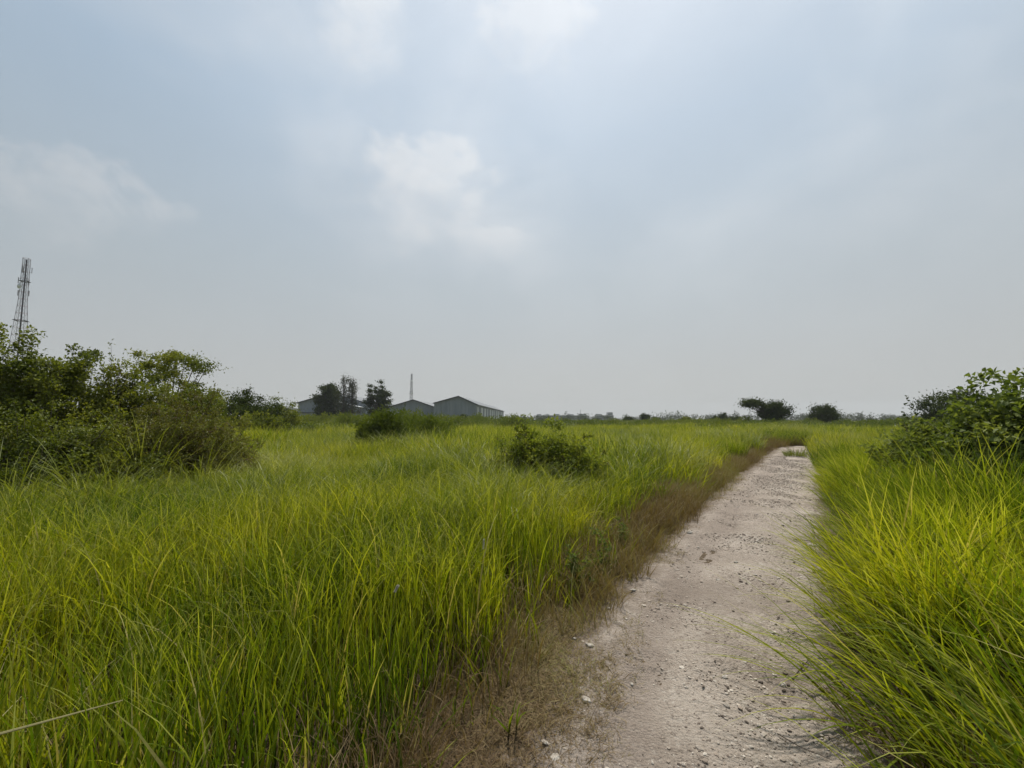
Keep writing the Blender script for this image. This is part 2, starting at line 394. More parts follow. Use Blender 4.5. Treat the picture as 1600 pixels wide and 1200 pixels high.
g.add(np.stack([X_, Y_, Z_], 2), quad=np.stack([ii*na+jj, (ii+1)*na+jj, (ii+1)*na+j2, ii*na+j2], 2).reshape(-1, 4))
tag(g.build('ground', mat_ground(), smooth=True), kind='structure')

# ------------------------------------------------------------------ dirt path: a real relief of ruts, crusts and crumbs
def mat_path():
    m, t = newmat('pale_dirt'); geo = t.node('ShaderNodeNewGeometry'); v = geo.outputs['Position']
    s = attr(t, 'rnd')                        # 0 left edge .. 1 right edge
    n = t.noise(v, 1.3, 5, .6, .4); nf = t.noise(v, 30, 6, .78); nm = t.noise(v, 9, 5, .65)
    c = t.ramp(n, [(.28, (.205, .166, .134)), (.5, (.30, .251, .206)), (.72, (.395, .34, .287))])
    c = t.mix(t.m('MULTIPLY', t.smooth(nm, .55, .75), .55), c, (.46, .41, .35))
    c = t.mix(t.m('MULTIPLY', t.smooth(nf, .54, .64), .75), c, (.115, .09, .07))
    c = t.mix(t.m('MULTIPLY', t.smooth(nf, .45, .36), .6), c, (.50, .45, .39))
    trk = t.m('ABSOLUTE', t.m('SUBTRACT', t.m('ADD', s, t.m('MULTIPLY', t.m('SUBTRACT', n, .5), .12)), .31))
    c = t.mix(t.m('MULTIPLY', t.smooth(trk, .13, .03), .55), c, (.225, .182, .150))
    dmp = t.noise(v, .8, 3, .5, .6)
    c = t.mix(t.m('MULTIPLY', t.smooth(dmp, .56, .68), .5), c, (.165, .130, .104))
    # soil stained brown towards both edges, where litter is trodden in
    e = t.m('ABSOLUTE', t.m('SUBTRACT', s, .5)); ne = t.noise(v, 4, 5, .65)
    k = t.smooth(t.m('ADD', e, t.m('MULTIPLY', t.m('SUBTRACT', ne, .5), .32)), .27, .40)
    c = t.mix(t.m('MULTIPLY', k, .85), c, t.ramp(nf, [(.3, (.085, .062, .045)), (.7, (.20, .155, .115))]))
    p = t.node('ShaderNodeBsdfPrincipled'); t.put(p.inputs['Base Color'], c); p.inputs['Roughness'].default_value = .93
    p.inputs['Specular IOR Level'].default_value = .15
    vo = t.node('ShaderNodeTexVoronoi'); t.put(vo.inputs['Vector'], v); vo.inputs['Scale'].default_value = 60
    h = t.m('ADD', t.m('MULTIPLY', nf, 1.0), t.m('MULTIPLY', vo.outputs['Distance'], -.5))
    b = t.node('ShaderNodeBump'); b.inputs['Strength'].default_value = 1.0; b.inputs['Distance'].default_value = .022
    t.l.new(h, b.inputs['Height']); t.l.new(b.outputs[0], p.inputs['Normal'])
    finish(t, p.outputs[0]); return m
us = [1.5]
while us[-1] < _pl[-1]-8:
    yy = np.interp(us[-1], US, LINE[:, 1]); us.append(us[-1]+.016*(1+max(0, yy-1)*.35))
us = np.array(us); pc = catmull(us); pt = norm(np.gradient(pc, axis=0)); pn_ = np.stack([pt[:, 1], -pt[:, 0]], 1)
nw = 131; sv = np.linspace(-1, 1, nw)
hw = np.interp(us, _pl, HALF); vg = np.interp(pc[:, 1], LINE[:550, 1], VERGE[:550])
lo, hi = -(hw+vg*.75+.15), hw+.45
S_ = lo[:, None]+(hi-lo)[:, None]*((sv+1)/2)[None]
PXY = pc[:, None]+pn_[:, None]*S_[..., None]
def path_z(x, y, s, h):
    big = (fbm(x*.9, y*.9, 3, 11)-.5)*.05
    rut = -.022*np.exp(-((s+.42*h)/.16)**2)-.020*np.exp(-((s-.55*h)/.15)**2)+.014*np.exp(-(s/.2)**2)
    crumb = fbm(x*9, y*9, 4, 21, .6); rough = np.clip((fbm(x*1.7, y*1.7, 2, 31)-.35)*2.5, .15, 1)
    fine = np.clip(crumb-.5, 0, 1)**1.2*.13*rough+(fbm(x*24, y*24, 3, 41, .6)-.5)*.045*rough
    edge = .035-.05*np.clip((np.abs(s)-h*.9)/.45, 0, 1.6)
    return edge+big+rut+fine
Z_ = path_z(PXY[..., 0], PXY[..., 1], S_, hw[:, None])
pm = MB(); nl = len(us)
ii, jj = np.meshgrid(np.arange(nl-1), np.arange(nw-1), indexing='ij')
smid = np.clip(.5+S_/(2*(hw[:, None]+.35)), 0, 1)
pm.add(np.concatenate([PXY, Z_[..., None]], 2), quad=np.stack([ii*nw+jj, ii*nw+jj+1, (ii+1)*nw+jj+1, (ii+1)*nw+jj], 2).reshape(-1, 4), rnd=smid.ravel())
tag(pm.build('dirt_path', mat_path(), smooth=True), kind='structure')
def surf_z(x, y):
    s_, k = path_coords(np.atleast_1d(x), np.atleast_1d(y))
    return np.maximum(path_z(np.atleast_1d(x), np.atleast_1d(y), s_, LHW[k]), 0)

# ------------------------------------------------------------------ loose gravel on the path
ICO_V = None
def ico():
    import bmesh
    bm = bmesh.new(); bmesh.ops.create_icosphere(bm, subdivisions=1, radius=1)
    V = np.array([v.co for v in bm.verts]); Fc = np.array([[v.index for v in f.verts] for f in bm.faces]); bm.free(); return V, Fc
IV, IF = ico()
def mat_gravel():
    m, t = newmat('gravel'); p = t.node('ShaderNodeBsdfPrincipled')
    t.put(p.inputs['Base Color'], t.ramp(attr(t, 'rnd'), [(0, (.07, .055, .045)), (.22, (.17, .135, .108)), (.5, (.28, .23, .185)), (1, (.46, .41, .35))]))
    p.inputs['Roughness'].default_value = .9; p.inputs['Specular IOR Level'].default_value = .2
    finish(t, p.outputs[0]); return m
rng = np.random.default_rng(3)
n = 42000
u = 3.2+(rng.random(n)**1.7)*24; c = catmull(u); tt = norm(catmull(u+.05)-c); nn = np.stack([tt[:, 1], -tt[:, 0]], 1)
hwn = np.interp(u, _pl, HALF)
s = rng.normal(.05, .50, n)*hwn; s = np.where(np.abs(s) > hwn*1.25, rng.uniform(-1, 1, n)*hwn, s)
xy = c+nn*s[:, None]
keep = fbm(xy[:, 0]*1.6, xy[:, 1]*1.6, 3, 51)+rng.normal(0, .07, n) > .44; xy = xy[keep]; n = len(xy)
sz = np.minimum(.0024*np.exp(np.abs(rng.normal(0, .62, n)))*(1+.10*np.maximum(0, xy[:, 1]-2)), .016)
z = surf_z(xy[:, 0], xy[:, 1])
V = IV[None]*(1+rng.normal(0, .16, (n, len(IV), 1)))*np.stack([rng.uniform(.8, 1.5, n), rng.uniform(.8, 1.4, n), rng.uniform(.5, .85, n)], 1)[:, None]*sz[:, None, None]
ph = rng.random(n)*6.28; ca, sa = np.cos(ph)[:, None], np.sin(ph)[:, None]
V = np.stack([V[..., 0]*ca-V[..., 1]*sa, V[..., 0]*sa+V[..., 1]*ca, V[..., 2]], 2)+np.stack([xy[:, 0], xy[:, 1], z+sz*.25], 1)[:, None]
gm = MB(); gm.add(V, tri=(np.arange(n)[:, None, None]*len(IV)+IF[None]).reshape(-1, 3), rnd=np.repeat(rng.beta(1.5, 1.3, n), len(IV)))
tag(gm.build('gravel', mat_gravel()), 'small pale and dark crumbs of gravel scattered over the dirt path', 'gravel', kind='stuff')

# chalky stones that stand out one by one
import bmesh
def stone(px, py, size, label, seed, sq=.5):
    x, y, _ = ground_at(px, py)
    bm = bmesh.new(); bmesh.ops.create_icosphere(bm, subdivisions=3, radius=1); r = np.random.default_rng(seed)
    V = np.array([v.co for v in bm.verts]); Fc = np.array([[v.index for v in f.verts] for f in bm.faces]); bm.free()
    for k in range(9):                                   # chip flat facets off the lump
        d = norm(r.normal(size=3)); lim = r.uniform(.55, .85); h = V@d; V = V-np.maximum(h-lim, 0)[:, None]*d
    V *= (1+.10*(fbm(V[:, 0]*3+seed, V[:, 1]*3+V[:, 2]*2.3, 3, seed)-.5))[:, None]
    V *= np.array([r.uniform(.85, 1.35), r.uniform(.7, 1.0), sq])*size
    a = r.random()*3.14; V[:, :2] = V[:, :2]@np.array([[math.cos(a), -math.sin(a)], [math.sin(a), math.cos(a)]])
    mb = MB().add(V, tri=Fc); o = mb.build('stone', M['rock'])
    o.location = (x, y, float(surf_z(x, y)[0])+size*sq*.3)
    tag(o, label, 'stone', 'pale stones along the path')
stone(921, 1013, .030, 'flat white stone in the dry verge left of the path, level with the bare patch', 1)
stone(897, 998, .018, 'small pale stone just up-left of the flat white verge stone', 2)
stone(917, 1104, .026, 'chipped pale stone at the path edge near the bottom of the photo', 3)
stone(866, 1188, .030, 'long pale stone at the very bottom of the dry verge', 4)
stone(851, 1168, .018, 'small pale stone just above the long one at the bottom of the verge', 5)
stone(989, 928, .024, 'white stone on the left path edge where the brown grass begins', 6)
stone(952, 953, .017, 'little pale stone at the grass foot, left of the path edge', 7)
stone(1078, 838, .045, 'bright white stone on the left edge of the path beside the brown grass', 8)
stone(1271, 855, .060, 'flat white slab of stone at the right edge of the path by the tall grass', 9, .35)
stone(987, 1074, .016, 'single pale pebble on the smooth left wheel track', 10)
stone(1122, 912, .022, 'dark-sided crusty lump in the middle of the path', 11)
stone(1150, 884, .028, 'crusty lump in the middle of the path, beyond the nearer one', 12)

# ------------------------------------------------------------------ grass made of instanced tufts
def source(mb, name, mat):
    o = bpy.data.objects.new(name, mb.mesh(name, mat)); return o      # never linked: only feeds the scatter
def scatter(name, srcs, pos, rot, scl, idx, label, cat, kind='stuff'):
    me = bpy.data.meshes.new(name); n = len(pos)
    me.vertices.add(n); me.vertices.foreach_set('co', np.asarray(pos, np.float32).ravel())
    a = me.attributes.new('rot', 'FLOAT_VECTOR', 'POINT'); a.data.foreach_set('vector', np.asarray(rot, np.float32).ravel())
    a = me.attributes.new('scl', 'FLOAT_VECTOR', 'POINT'); a.data.foreach_set('vector', np.asarray(scl, np.float32).ravel())
    a = me.attributes.new('idx', 'INT', 'POINT'); a.data.foreach_set('value', np.asarray(idx, np.int32))
    o = bpy.data.objects.new(name, me); COL.objects.link(o)
    ng = bpy.data.node_groups.new(name, 'GeometryNodeTree')
    ng.interface.new_socket('Geometry', in_out='INPUT', socket_type='NodeSocketGeometry')
    ng.interface.new_socket('Geometry', in_out='OUTPUT', socket_type='NodeSocketGeometry')
    N, L = ng.nodes, ng.links
    gi, go = N.new('NodeGroupInput'), N.new('NodeGroupOutput')
    ip = N.new('GeometryNodeInstanceOnPoints'); jn = N.new('GeometryNodeJoinGeometry')
    for s_ in reversed(srcs):                     # a multi-input socket reads its links last to first
        oi = N.new('GeometryNodeObjectInfo'); oi.inputs['Object'].default_value = s_
        gt = N.new('GeometryNodeGeometryToInstance'); L.new(oi.outputs['Geometry'], gt.inputs[0]); L.new(gt.outputs[0], jn.inputs[0])
    def na(nm, ty):
        q = N.new('GeometryNodeInputNamedAttribute'); q.data_type = ty; q.inputs['Name'].default_value = nm; return q.outputs['Attribute']
    L.new(gi.outputs[0], ip.inputs['Points']); L.new(jn.outputs[0], ip.inputs['Instance'])
    ip.inputs['Pick Instance'].default_value = True
    L.new(na('idx', 'INT'), ip.inputs['Instance Index']); L.new(na('scl', 'FLOAT_VECTOR'), ip.inputs['Scale'])
    er = N.new('FunctionNodeEulerToRotation'); L.new(na('rot', 'FLOAT_VECTOR'), er.inputs[0]); L.new(er.outputs[0], ip.inputs['Rotation'])
    L.new(ip.outputs[0], go.inputs[0])
    md = o.modifiers.new('scatter', 'NODES'); md.node_group = ng
    for s_ in srcs:
        for mt in s_.data.materials:
            if mt.name not in me.materials: me.materials.append(mt)
    return tag(o, label, cat, kind=kind)

def tuft(seed, n, rad, hmin, hmax, w0, w1, lean, curve, mat, seg=6, az0=None, azs=6.3, power=2.0, cl=1):
    r = np.random.default_rng(seed); mb = MB()
    a = r.random(n)*6.283; rr = rad*np.sqrt(r.random(n))
    base = np.stack([rr*np.cos(a), rr*np.sin(a), np.zeros(n)-.01], 1)
    azm = r.random(n)*6.283 if az0 is None else az0+r.normal(0, azs, n)
    mb.blades(base, azm, np.abs(r.normal(0, lean[1], n))+lean[0], r.uniform(*curve, n), r.uniform(hmin, hmax, n)*(1-.35*r.random(n)**3), r.uniform(w0, w1, n), r, seg, power)
    return source(mb, 'tuft_source', mat)

rng = np.random.default_rng(7)
def field(n, x0, x1, y0, y1): return np.stack([rng.uniform(x0, x1, n), rng.uniform(y0, y1, n)], 1)
def polar(n, r0, r1, a=62, bias=1.0):
    r = np.sqrt(r0*r0+(r1*r1-r0*r0)*rng.random(n)); t = R(rng.uniform(-a, a, n)) if False else np.radians(rng.uniform(-a, a, n))
    return np.stack([r*np.sin(t), r*np.cos(t)], 1)
def hfield(xy, seed=61): return .42+1.2*(fbm(xy[:, 0]*.45, xy[:, 1]*.45, 3, seed)-.08)

# --- left of the path
def left_mask(xy, jit=.15):
    s_, k = path_coords(xy[:, 0], xy[:, 1]); wob = .5*(fbm(xy[:, 0]*.9, xy[:, 1]*.9, 2, 13)-.5)
    stray = (s_ < -(LHW[k]+VERGE[k]*.45)) & (rng.random(len(xy)) < .06)
    return stray | (s_ < -(LHW[k]+VERGE[k]+wob+rng.normal(0, jit, len(xy))*(.5+VERGE[k]))), s_, k
def right_mask(xy, jit=.10):
    s_, k = path_coords(xy[:, 0], xy[:, 1])
    return s_ > LHW[k]+.13+.5*(fbm(xy[:, 0]*.8, xy[:, 1]*.8, 2, 14)-.5)+.06*np.exp(-((xy[:, 1]-2.6)/1.5)**2)+rng.normal(0, jit, len(xy)), s_, k

def jgrid(x0, x1, y0, y1, step, jit=.5):
    gx, gy = np.meshgrid(np.arange(x0, x1, step), np.arange(y0, y1, step)); p = np.stack([gx.ravel(), gy.ravel()], 1)
    return p+rng.uniform(-jit, jit, p.shape)*step
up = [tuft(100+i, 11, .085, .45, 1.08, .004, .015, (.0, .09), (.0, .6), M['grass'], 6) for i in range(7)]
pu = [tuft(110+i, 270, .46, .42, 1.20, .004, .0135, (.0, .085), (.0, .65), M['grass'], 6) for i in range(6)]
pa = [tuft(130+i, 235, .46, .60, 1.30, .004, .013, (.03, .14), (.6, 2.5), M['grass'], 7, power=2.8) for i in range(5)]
xs = jgrid(-9.5, 2.5, -1.2, 9.6, .165); mk, s_, k_ = left_mask(xs); ed = -s_-(LHW[k_]+VERGE[k_]); near = (ed < .55) & mk & (np.hypot(xs[:, 0], xs[:, 1]) > .8)
xb_ = jgrid(-9.8, 2.5, -1.4, 9.8, .44); s2, k2 = path_coords(xb_[:, 0], xb_[:, 1]); ed2 = -s2-(LHW[k2]+VERGE[k2]); big = (ed2 > .42) & (np.hypot(xb_[:, 0], xb_[:, 1]) > 1.2)
xy = np.concatenate([xs[near], xb_[big]]); ed = np.concatenate([ed[near], ed2[big]]); nn_ = near.sum(); n = len(xy)
edge = np.clip(ed/.6, 0, 1)
archp = np.clip((fbm(xy[:, 0]*.5, xy[:, 1]*.5, 2, 71)-.30)*4, .12, .9)*np.clip((xy[:, 1]-2.2)/1.6, .08, 1)
idx = np.where(np.arange(n) < nn_, rng.integers(0, 7, n), np.where(rng.random(n) < archp, 13+rng.integers(0, 5, n), 7+rng.integers(0, 6, n)))
h = .93*hfield(xy)*(.50+.50*edge**.7)*np.where(ed < .2, rng.uniform(.6, 1.1, n), rng.uniform(.9, 1.12, n))
h = h*(1-.24*np.clip((-xy[:, 0]-2.6)/1.5, 0, 1)*np.clip((xy[:, 1]-3.6)/1.2, 0, 1))
lean = fbm(xy[:, 0]*.4, xy[:, 1]*.4, 2, 81)-.5
rot = np.stack([rng.normal(0, .03, n)+lean*.12, rng.normal(.02, .03, n), rng.random(n)*6.283], 1)
scatter('meadow_grass', up+pu+pa, np.concatenate([xy, np.zeros((n, 1))], 1), rot, np.stack([rng.uniform(.95, 1.15, n)]*2+[h], 1), idx,
        'tall yellow-green blades of the near meadow left of the path', 'grass')

# darker arching clumps standing through the meadow and the field
pk = [tuft(145+i, 120, .34, .75, 1.35, .006, .015, (.06, .25), (.7, 2.3), M['grass_arch'], 7) for i in range(5)]
xy = np.concatenate([field(420, -10, 4, 2.6, 10), polar(700, 9, 30)]); s_, k_ = path_coords(xy[:, 0], xy[:, 1])
mk = (s_ < -(LHW[k_]+VERGE[k_]+.5)) & (fbm(xy[:, 0]*.33, xy[:, 1]*.33, 3, 77) > .50); nf_ = 75; foot = np.stack([rng.uniform(-9.5, -3.6, nf_), rng.uniform(5.3, 7.2, nf_)], 1); foot[:, 1] += np.clip(foot[:, 0]+6.2, 0, 3)*.55; xy = np.concatenate([xy[mk], foot]); n = len(xy)
scatter('arching_meadow_grass', pk, np.column_stack([xy, np.zeros(n)]), np.stack([rng.normal(0, .08, n), rng.normal(0, .08, n), rng.random(n)*6.28], 1), np.stack([np.where(np.arange(n) >= n-nf_, rng.uniform(.7, 1.0, n), rng.uniform(.75, 1.1, n))]*3, 1),
        rng.integers(0, 5, n), 'darker arching tufts standing through the meadow left of the path', 'grass')

# --- right of the path: long blades combed over towards the path
lf = [tuft(160+i, 12, .09, .70, 1.45, .007, .018, (.28, .26), (.4, 1.5), M['grass'], 7, az0=math.pi, azs=.55, power=1.6) for i in range(7)]
lp = [tuft(170+i, 185, .46, .70, 1.40, .006, .016, (.16, .20), (.3, 1.3), M['grass'], 7, az0=math.pi, azs=.65, power=1.6) for i in range(6)]
xs = jgrid(.8, 13, -1.2, 13, .165); mk, s_, k_ = right_mask(xs); near = mk & (s_-LHW[k_] < .75) & (np.hypot(xs[:, 0], xs[:, 1]) > 1.0)
xb_ = jgrid(.8, 15.5, -1.4, 13.2, .44); s2, k2 = path_coords(xb_[:, 0], xb_[:, 1]); big = (s2-LHW[k2] > .62) & (np.hypot(xb_[:, 0], xb_[:, 1]) > 1.3)
xy = np.concatenate([xs[near], xb_[big]]); ed = np.concatenate([(s_-LHW[k_])[near], (s2-LHW[k2])[big]]); nn_ = near.sum(); n = len(xy)
edge = np.clip(ed/.9, 0, 1)
h = hfield(xy, 62)*(.60+.44*edge)*(1+.22*np.exp(-((xy[:, 1]-1.6)/1.4)**2))*rng.uniform(.9, 1.12, n)
rot = np.stack([rng.normal(0, .12, n), rng.normal(-.02, .12, n)-.12*(1-edge), rng.normal(.25, .62, n)], 1)
scatter('leaning_grass', lf+lp, np.concatenate([xy, np.zeros((n, 1))], 1), rot, np.stack([h]*3, 1), np.where(np.arange(n) < nn_, rng.integers(0, 7, n), 7+rng.integers(0, 6, n)),
        'long yellow-green grass right of the path, combed over towards it', 'grass')

# --- middle distance
mdl = [tuft(200+i, 220, .75, .55, 1.15, .011, .023, (.03, .13), (.2, 1.5), M['grass'], 5, az0=[.6, 2.6, .2, 3.4][i % 4], azs=1.3) for i in range(8)]
mdl += [tuft(216+i, 170, .6, .7, 1.3, .010, .020, (.06, .22), (.6, 2.2), M['grass_arch'], 6) for i in range(3)]
xy = np.concatenate([polar(3300, 9.0, 26), polar(4200, 26, 45)])
s_, k_ = path_coords(xy[:, 0], xy[:, 1])
mk = ((s_ < -(LHW[k_]+VERGE[k_]+.25+rng.normal(0, .15, len(xy)))) & ((xy[:, 1] > 9.3) | (xy[:, 0] < -9.2))) | ((s_ > LHW[k_]+.35+.9*(fbm(xy[:, 0]*.5, xy[:, 1]*.5, 2, 15)-.5)+rng.normal(0, .12, len(xy))) & ((xy[:, 1] > 12.5) | (xy[:, 0] > 14.5)))
over = (xy[:, 1] > 25.6) & (xy[:, 0] > 4); mk = (mk & (np.abs(s_) > .9)) | over
xy, s_ = xy[mk], s_[mk]; n = len(xy)
h = hfield(xy, 63)*rng.uniform(.82, 1.16, n); dk = fbm(xy[:, 0]*.16, xy[:, 1]*.3, 3, 66)+rng.normal(0, .05, n) > .60
rot = np.stack([rng.normal(0, .08, n), rng.normal(0, .08, n)-.1*(s_ > 0), rng.normal(0, .6, n)], 1)
scatter('field_grass', mdl, np.concatenate([xy, np.zeros((n, 1))], 1), rot, np.stack([h]*3, 1), np.where(dk, 8+rng.integers(0, 3, n), rng.integers(0, 8, n)),
        'yellow-green grass of the open field in the middle distance', 'grass')
# --- far field
fr = [tuft(230+i, 260, 2.2, .6, 1.02, .028, .05, (.05, .2), (.2, 1.4), M['grass'], 3) for i in range(5)]
xy = polar(6000, 43, 140); s_, k_ = path_coords(xy[:, 0], xy[:, 1]); xy = xy[np.abs(s_) > 2.2]; n = len(xy)
scatter('distant_grass', fr, np.concatenate([xy, np.zeros((n, 1))], 1), np.stack([rng.normal(0, .06, n), rng.normal(0, .06, n), rng.random(n)*6.28], 1),
        np.stack([hfield(xy*.3, 64)*rng.uniform(.85, 1.15, n)]*3, 1), rng.integers(0, 5, n), 'grass of the far field running back to the scrub', 'grass')

# --- dry verge along the left side of the path
dr = [tuft(260+i, 100, .13, .03, .085, .0018, .0045, (.75, .45), (.1, 1.0), M['grass_dry'], 4) for i in range(6)]
dt = [tuft(280+i, 60, .19, .12, .46, .0026, .0065, (.1, .3), (.3, 1.5), M['grass_dry'], 5) for i in range(6)]
uu = rng.uniform(1.5, 34, 12000)**1.0; uu = 1.5+(uu-1.5)*rng.random(12000)**.75
c = catmull(uu); ki = np.clip(np.searchsorted(US, uu), 0, len(US)-1)
near_ = np.interp(c[:, 1], [2.5, 5.5], [.55, .80])
sd = -(LHW[ki]*near_+(VERGE[ki]+.40+LHW[ki]*.2)*rng.random(len(uu))**.75)
xy = c+LN[ki]*sd[:, None]
inner = (-sd-LHW[ki]*near_)/(VERGE[ki]+.30)
patch = fbm(xy[:, 0]*2.2, xy[:, 1]*2.2, 3, 91)
mk = (inner > 1.0*patch-.16+rng.normal(0, .16, len(xy))) & (rng.random(len(xy)) < np.clip(.75+.3*(xy[:, 1]-3)/4, .75, 1)) & (np.hypot(xy[:, 0], xy[:, 1]) > .5); xy, inner, sd, ki = xy[mk], inner[mk], sd[mk], ki[mk]; n = len(xy)
tall = np.clip((xy[:, 1]-3.4)/4.5, 0, 1)*np.clip(inner*1.5-.35, 0, .85)
tall = np.maximum(tall, np.clip((inner-.75)*.3, 0, .06))
idx = np.where(rng.random(n) < tall, 6+rng.integers(0, 6, n), rng.integers(0, 6, n))
z = surf_z(xy[:, 0], xy[:, 1])
scatter('dry_verge_grass', dr+dt, np.column_stack([xy, z-.004]), np.stack([rng.normal(0, .1, n), rng.normal(0, .1, n), rng.random(n)*6.28], 1),
        np.stack([rng.uniform(.7, 1.35, n)]*3, 1), idx, 'low brown dry grass on the verge left of the path', 'grass')
# brown grass over the end of the path
xy = np.stack([rng.uniform(12.5, 21, 420), rng.uniform(24.0, 28.5, 420)], 1); s_, k_ = path_coords(xy[:, 0], xy[:, 1]); xy = xy[(np.abs(s_) > .75+rng.normal(0, .2, 420)) | (xy[:, 1] > 25.4)]; n = len(xy)
scatter('brown_path_end_grass', dt, np.column_stack([xy, np.zeros(n)]), np.stack([rng.normal(0, .1, n), rng.normal(0, .1, n), rng.random(n)*6.28], 1),
        np.stack([rng.uniform(1.3, 2.3, n)]*3, 1), rng.integers(0, 6, n), 'brown grass closing over the far end of the path', 'grass')
# litter under the right-hand grass
uu = rng.uniform(1.5, 30, 1800); c = catmull(uu); ki = np.clip(np.searchsorted(US, uu), 0, len(US)-1)
sd = LHW[ki]*.92+.5*rng.random(len(uu))**.8; xy = c+LN[ki]*sd[:, None]
mk = (fbm(xy[:, 0]*2.5, xy[:, 1]*2.5, 3, 95) > .42) & (np.hypot(xy[:, 0], xy[:, 1]) > .5); xy = xy[mk]; n = len(xy); z = surf_z(xy[:, 0], xy[:, 1])
scatter('dry_litter', dr, np.column_stack([xy, z-.004]), np.stack([rng.normal(0, .5, n), rng.normal(0, .5, n), rng.random(n)*6.28], 1),
        np.stack([rng.uniform(.6, 1.2, n)]*3, 1), rng.integers(0, 6, n), 'brown dead grass lying under the edge of the right-hand grass', 'grass')

# dead straw standing and lying in the near meadow on both sides
sw = [tuft(300+i, 9, .16, .45, 1.15, .002, .006, (.05, .38), (.1, 2.2), M['straw'], 6) for i in range(6)]
th = [tuft(310+i, 42, .28, .15, .55, .004, .009, (.1, .6), (.2, 1.6), M['grass_dry'], 4) for i in range(5)]
xy = field(1500, -9, 13, .4, 12); s_, k_ = path_coords(xy[:, 0], xy[:, 1])
mk = ((s_ < -(LHW[k_]+VERGE[k_]+.15)) | (s_ > LHW[k_]+.55)) & (np.hypot(xy[:, 0], xy[:, 1]) > 1.3); xy = xy[mk]; n = len(xy)
scatter('dead_straw', sw+th, np.column_stack([xy, np.zeros(n)]), np.stack([rng.normal(0, .1, n), rng.normal(0, .1, n), rng.random(n)*6.28], 1), np.stack([rng.uniform(.8, 1.1, n)]*3, 1),
        np.where(rng.random(n) < .3, rng.integers(0, 6, n), 6+rng.integers(0, 5, n)), 'dead straw and brown thatch mixed through the meadow grass', 'straw')

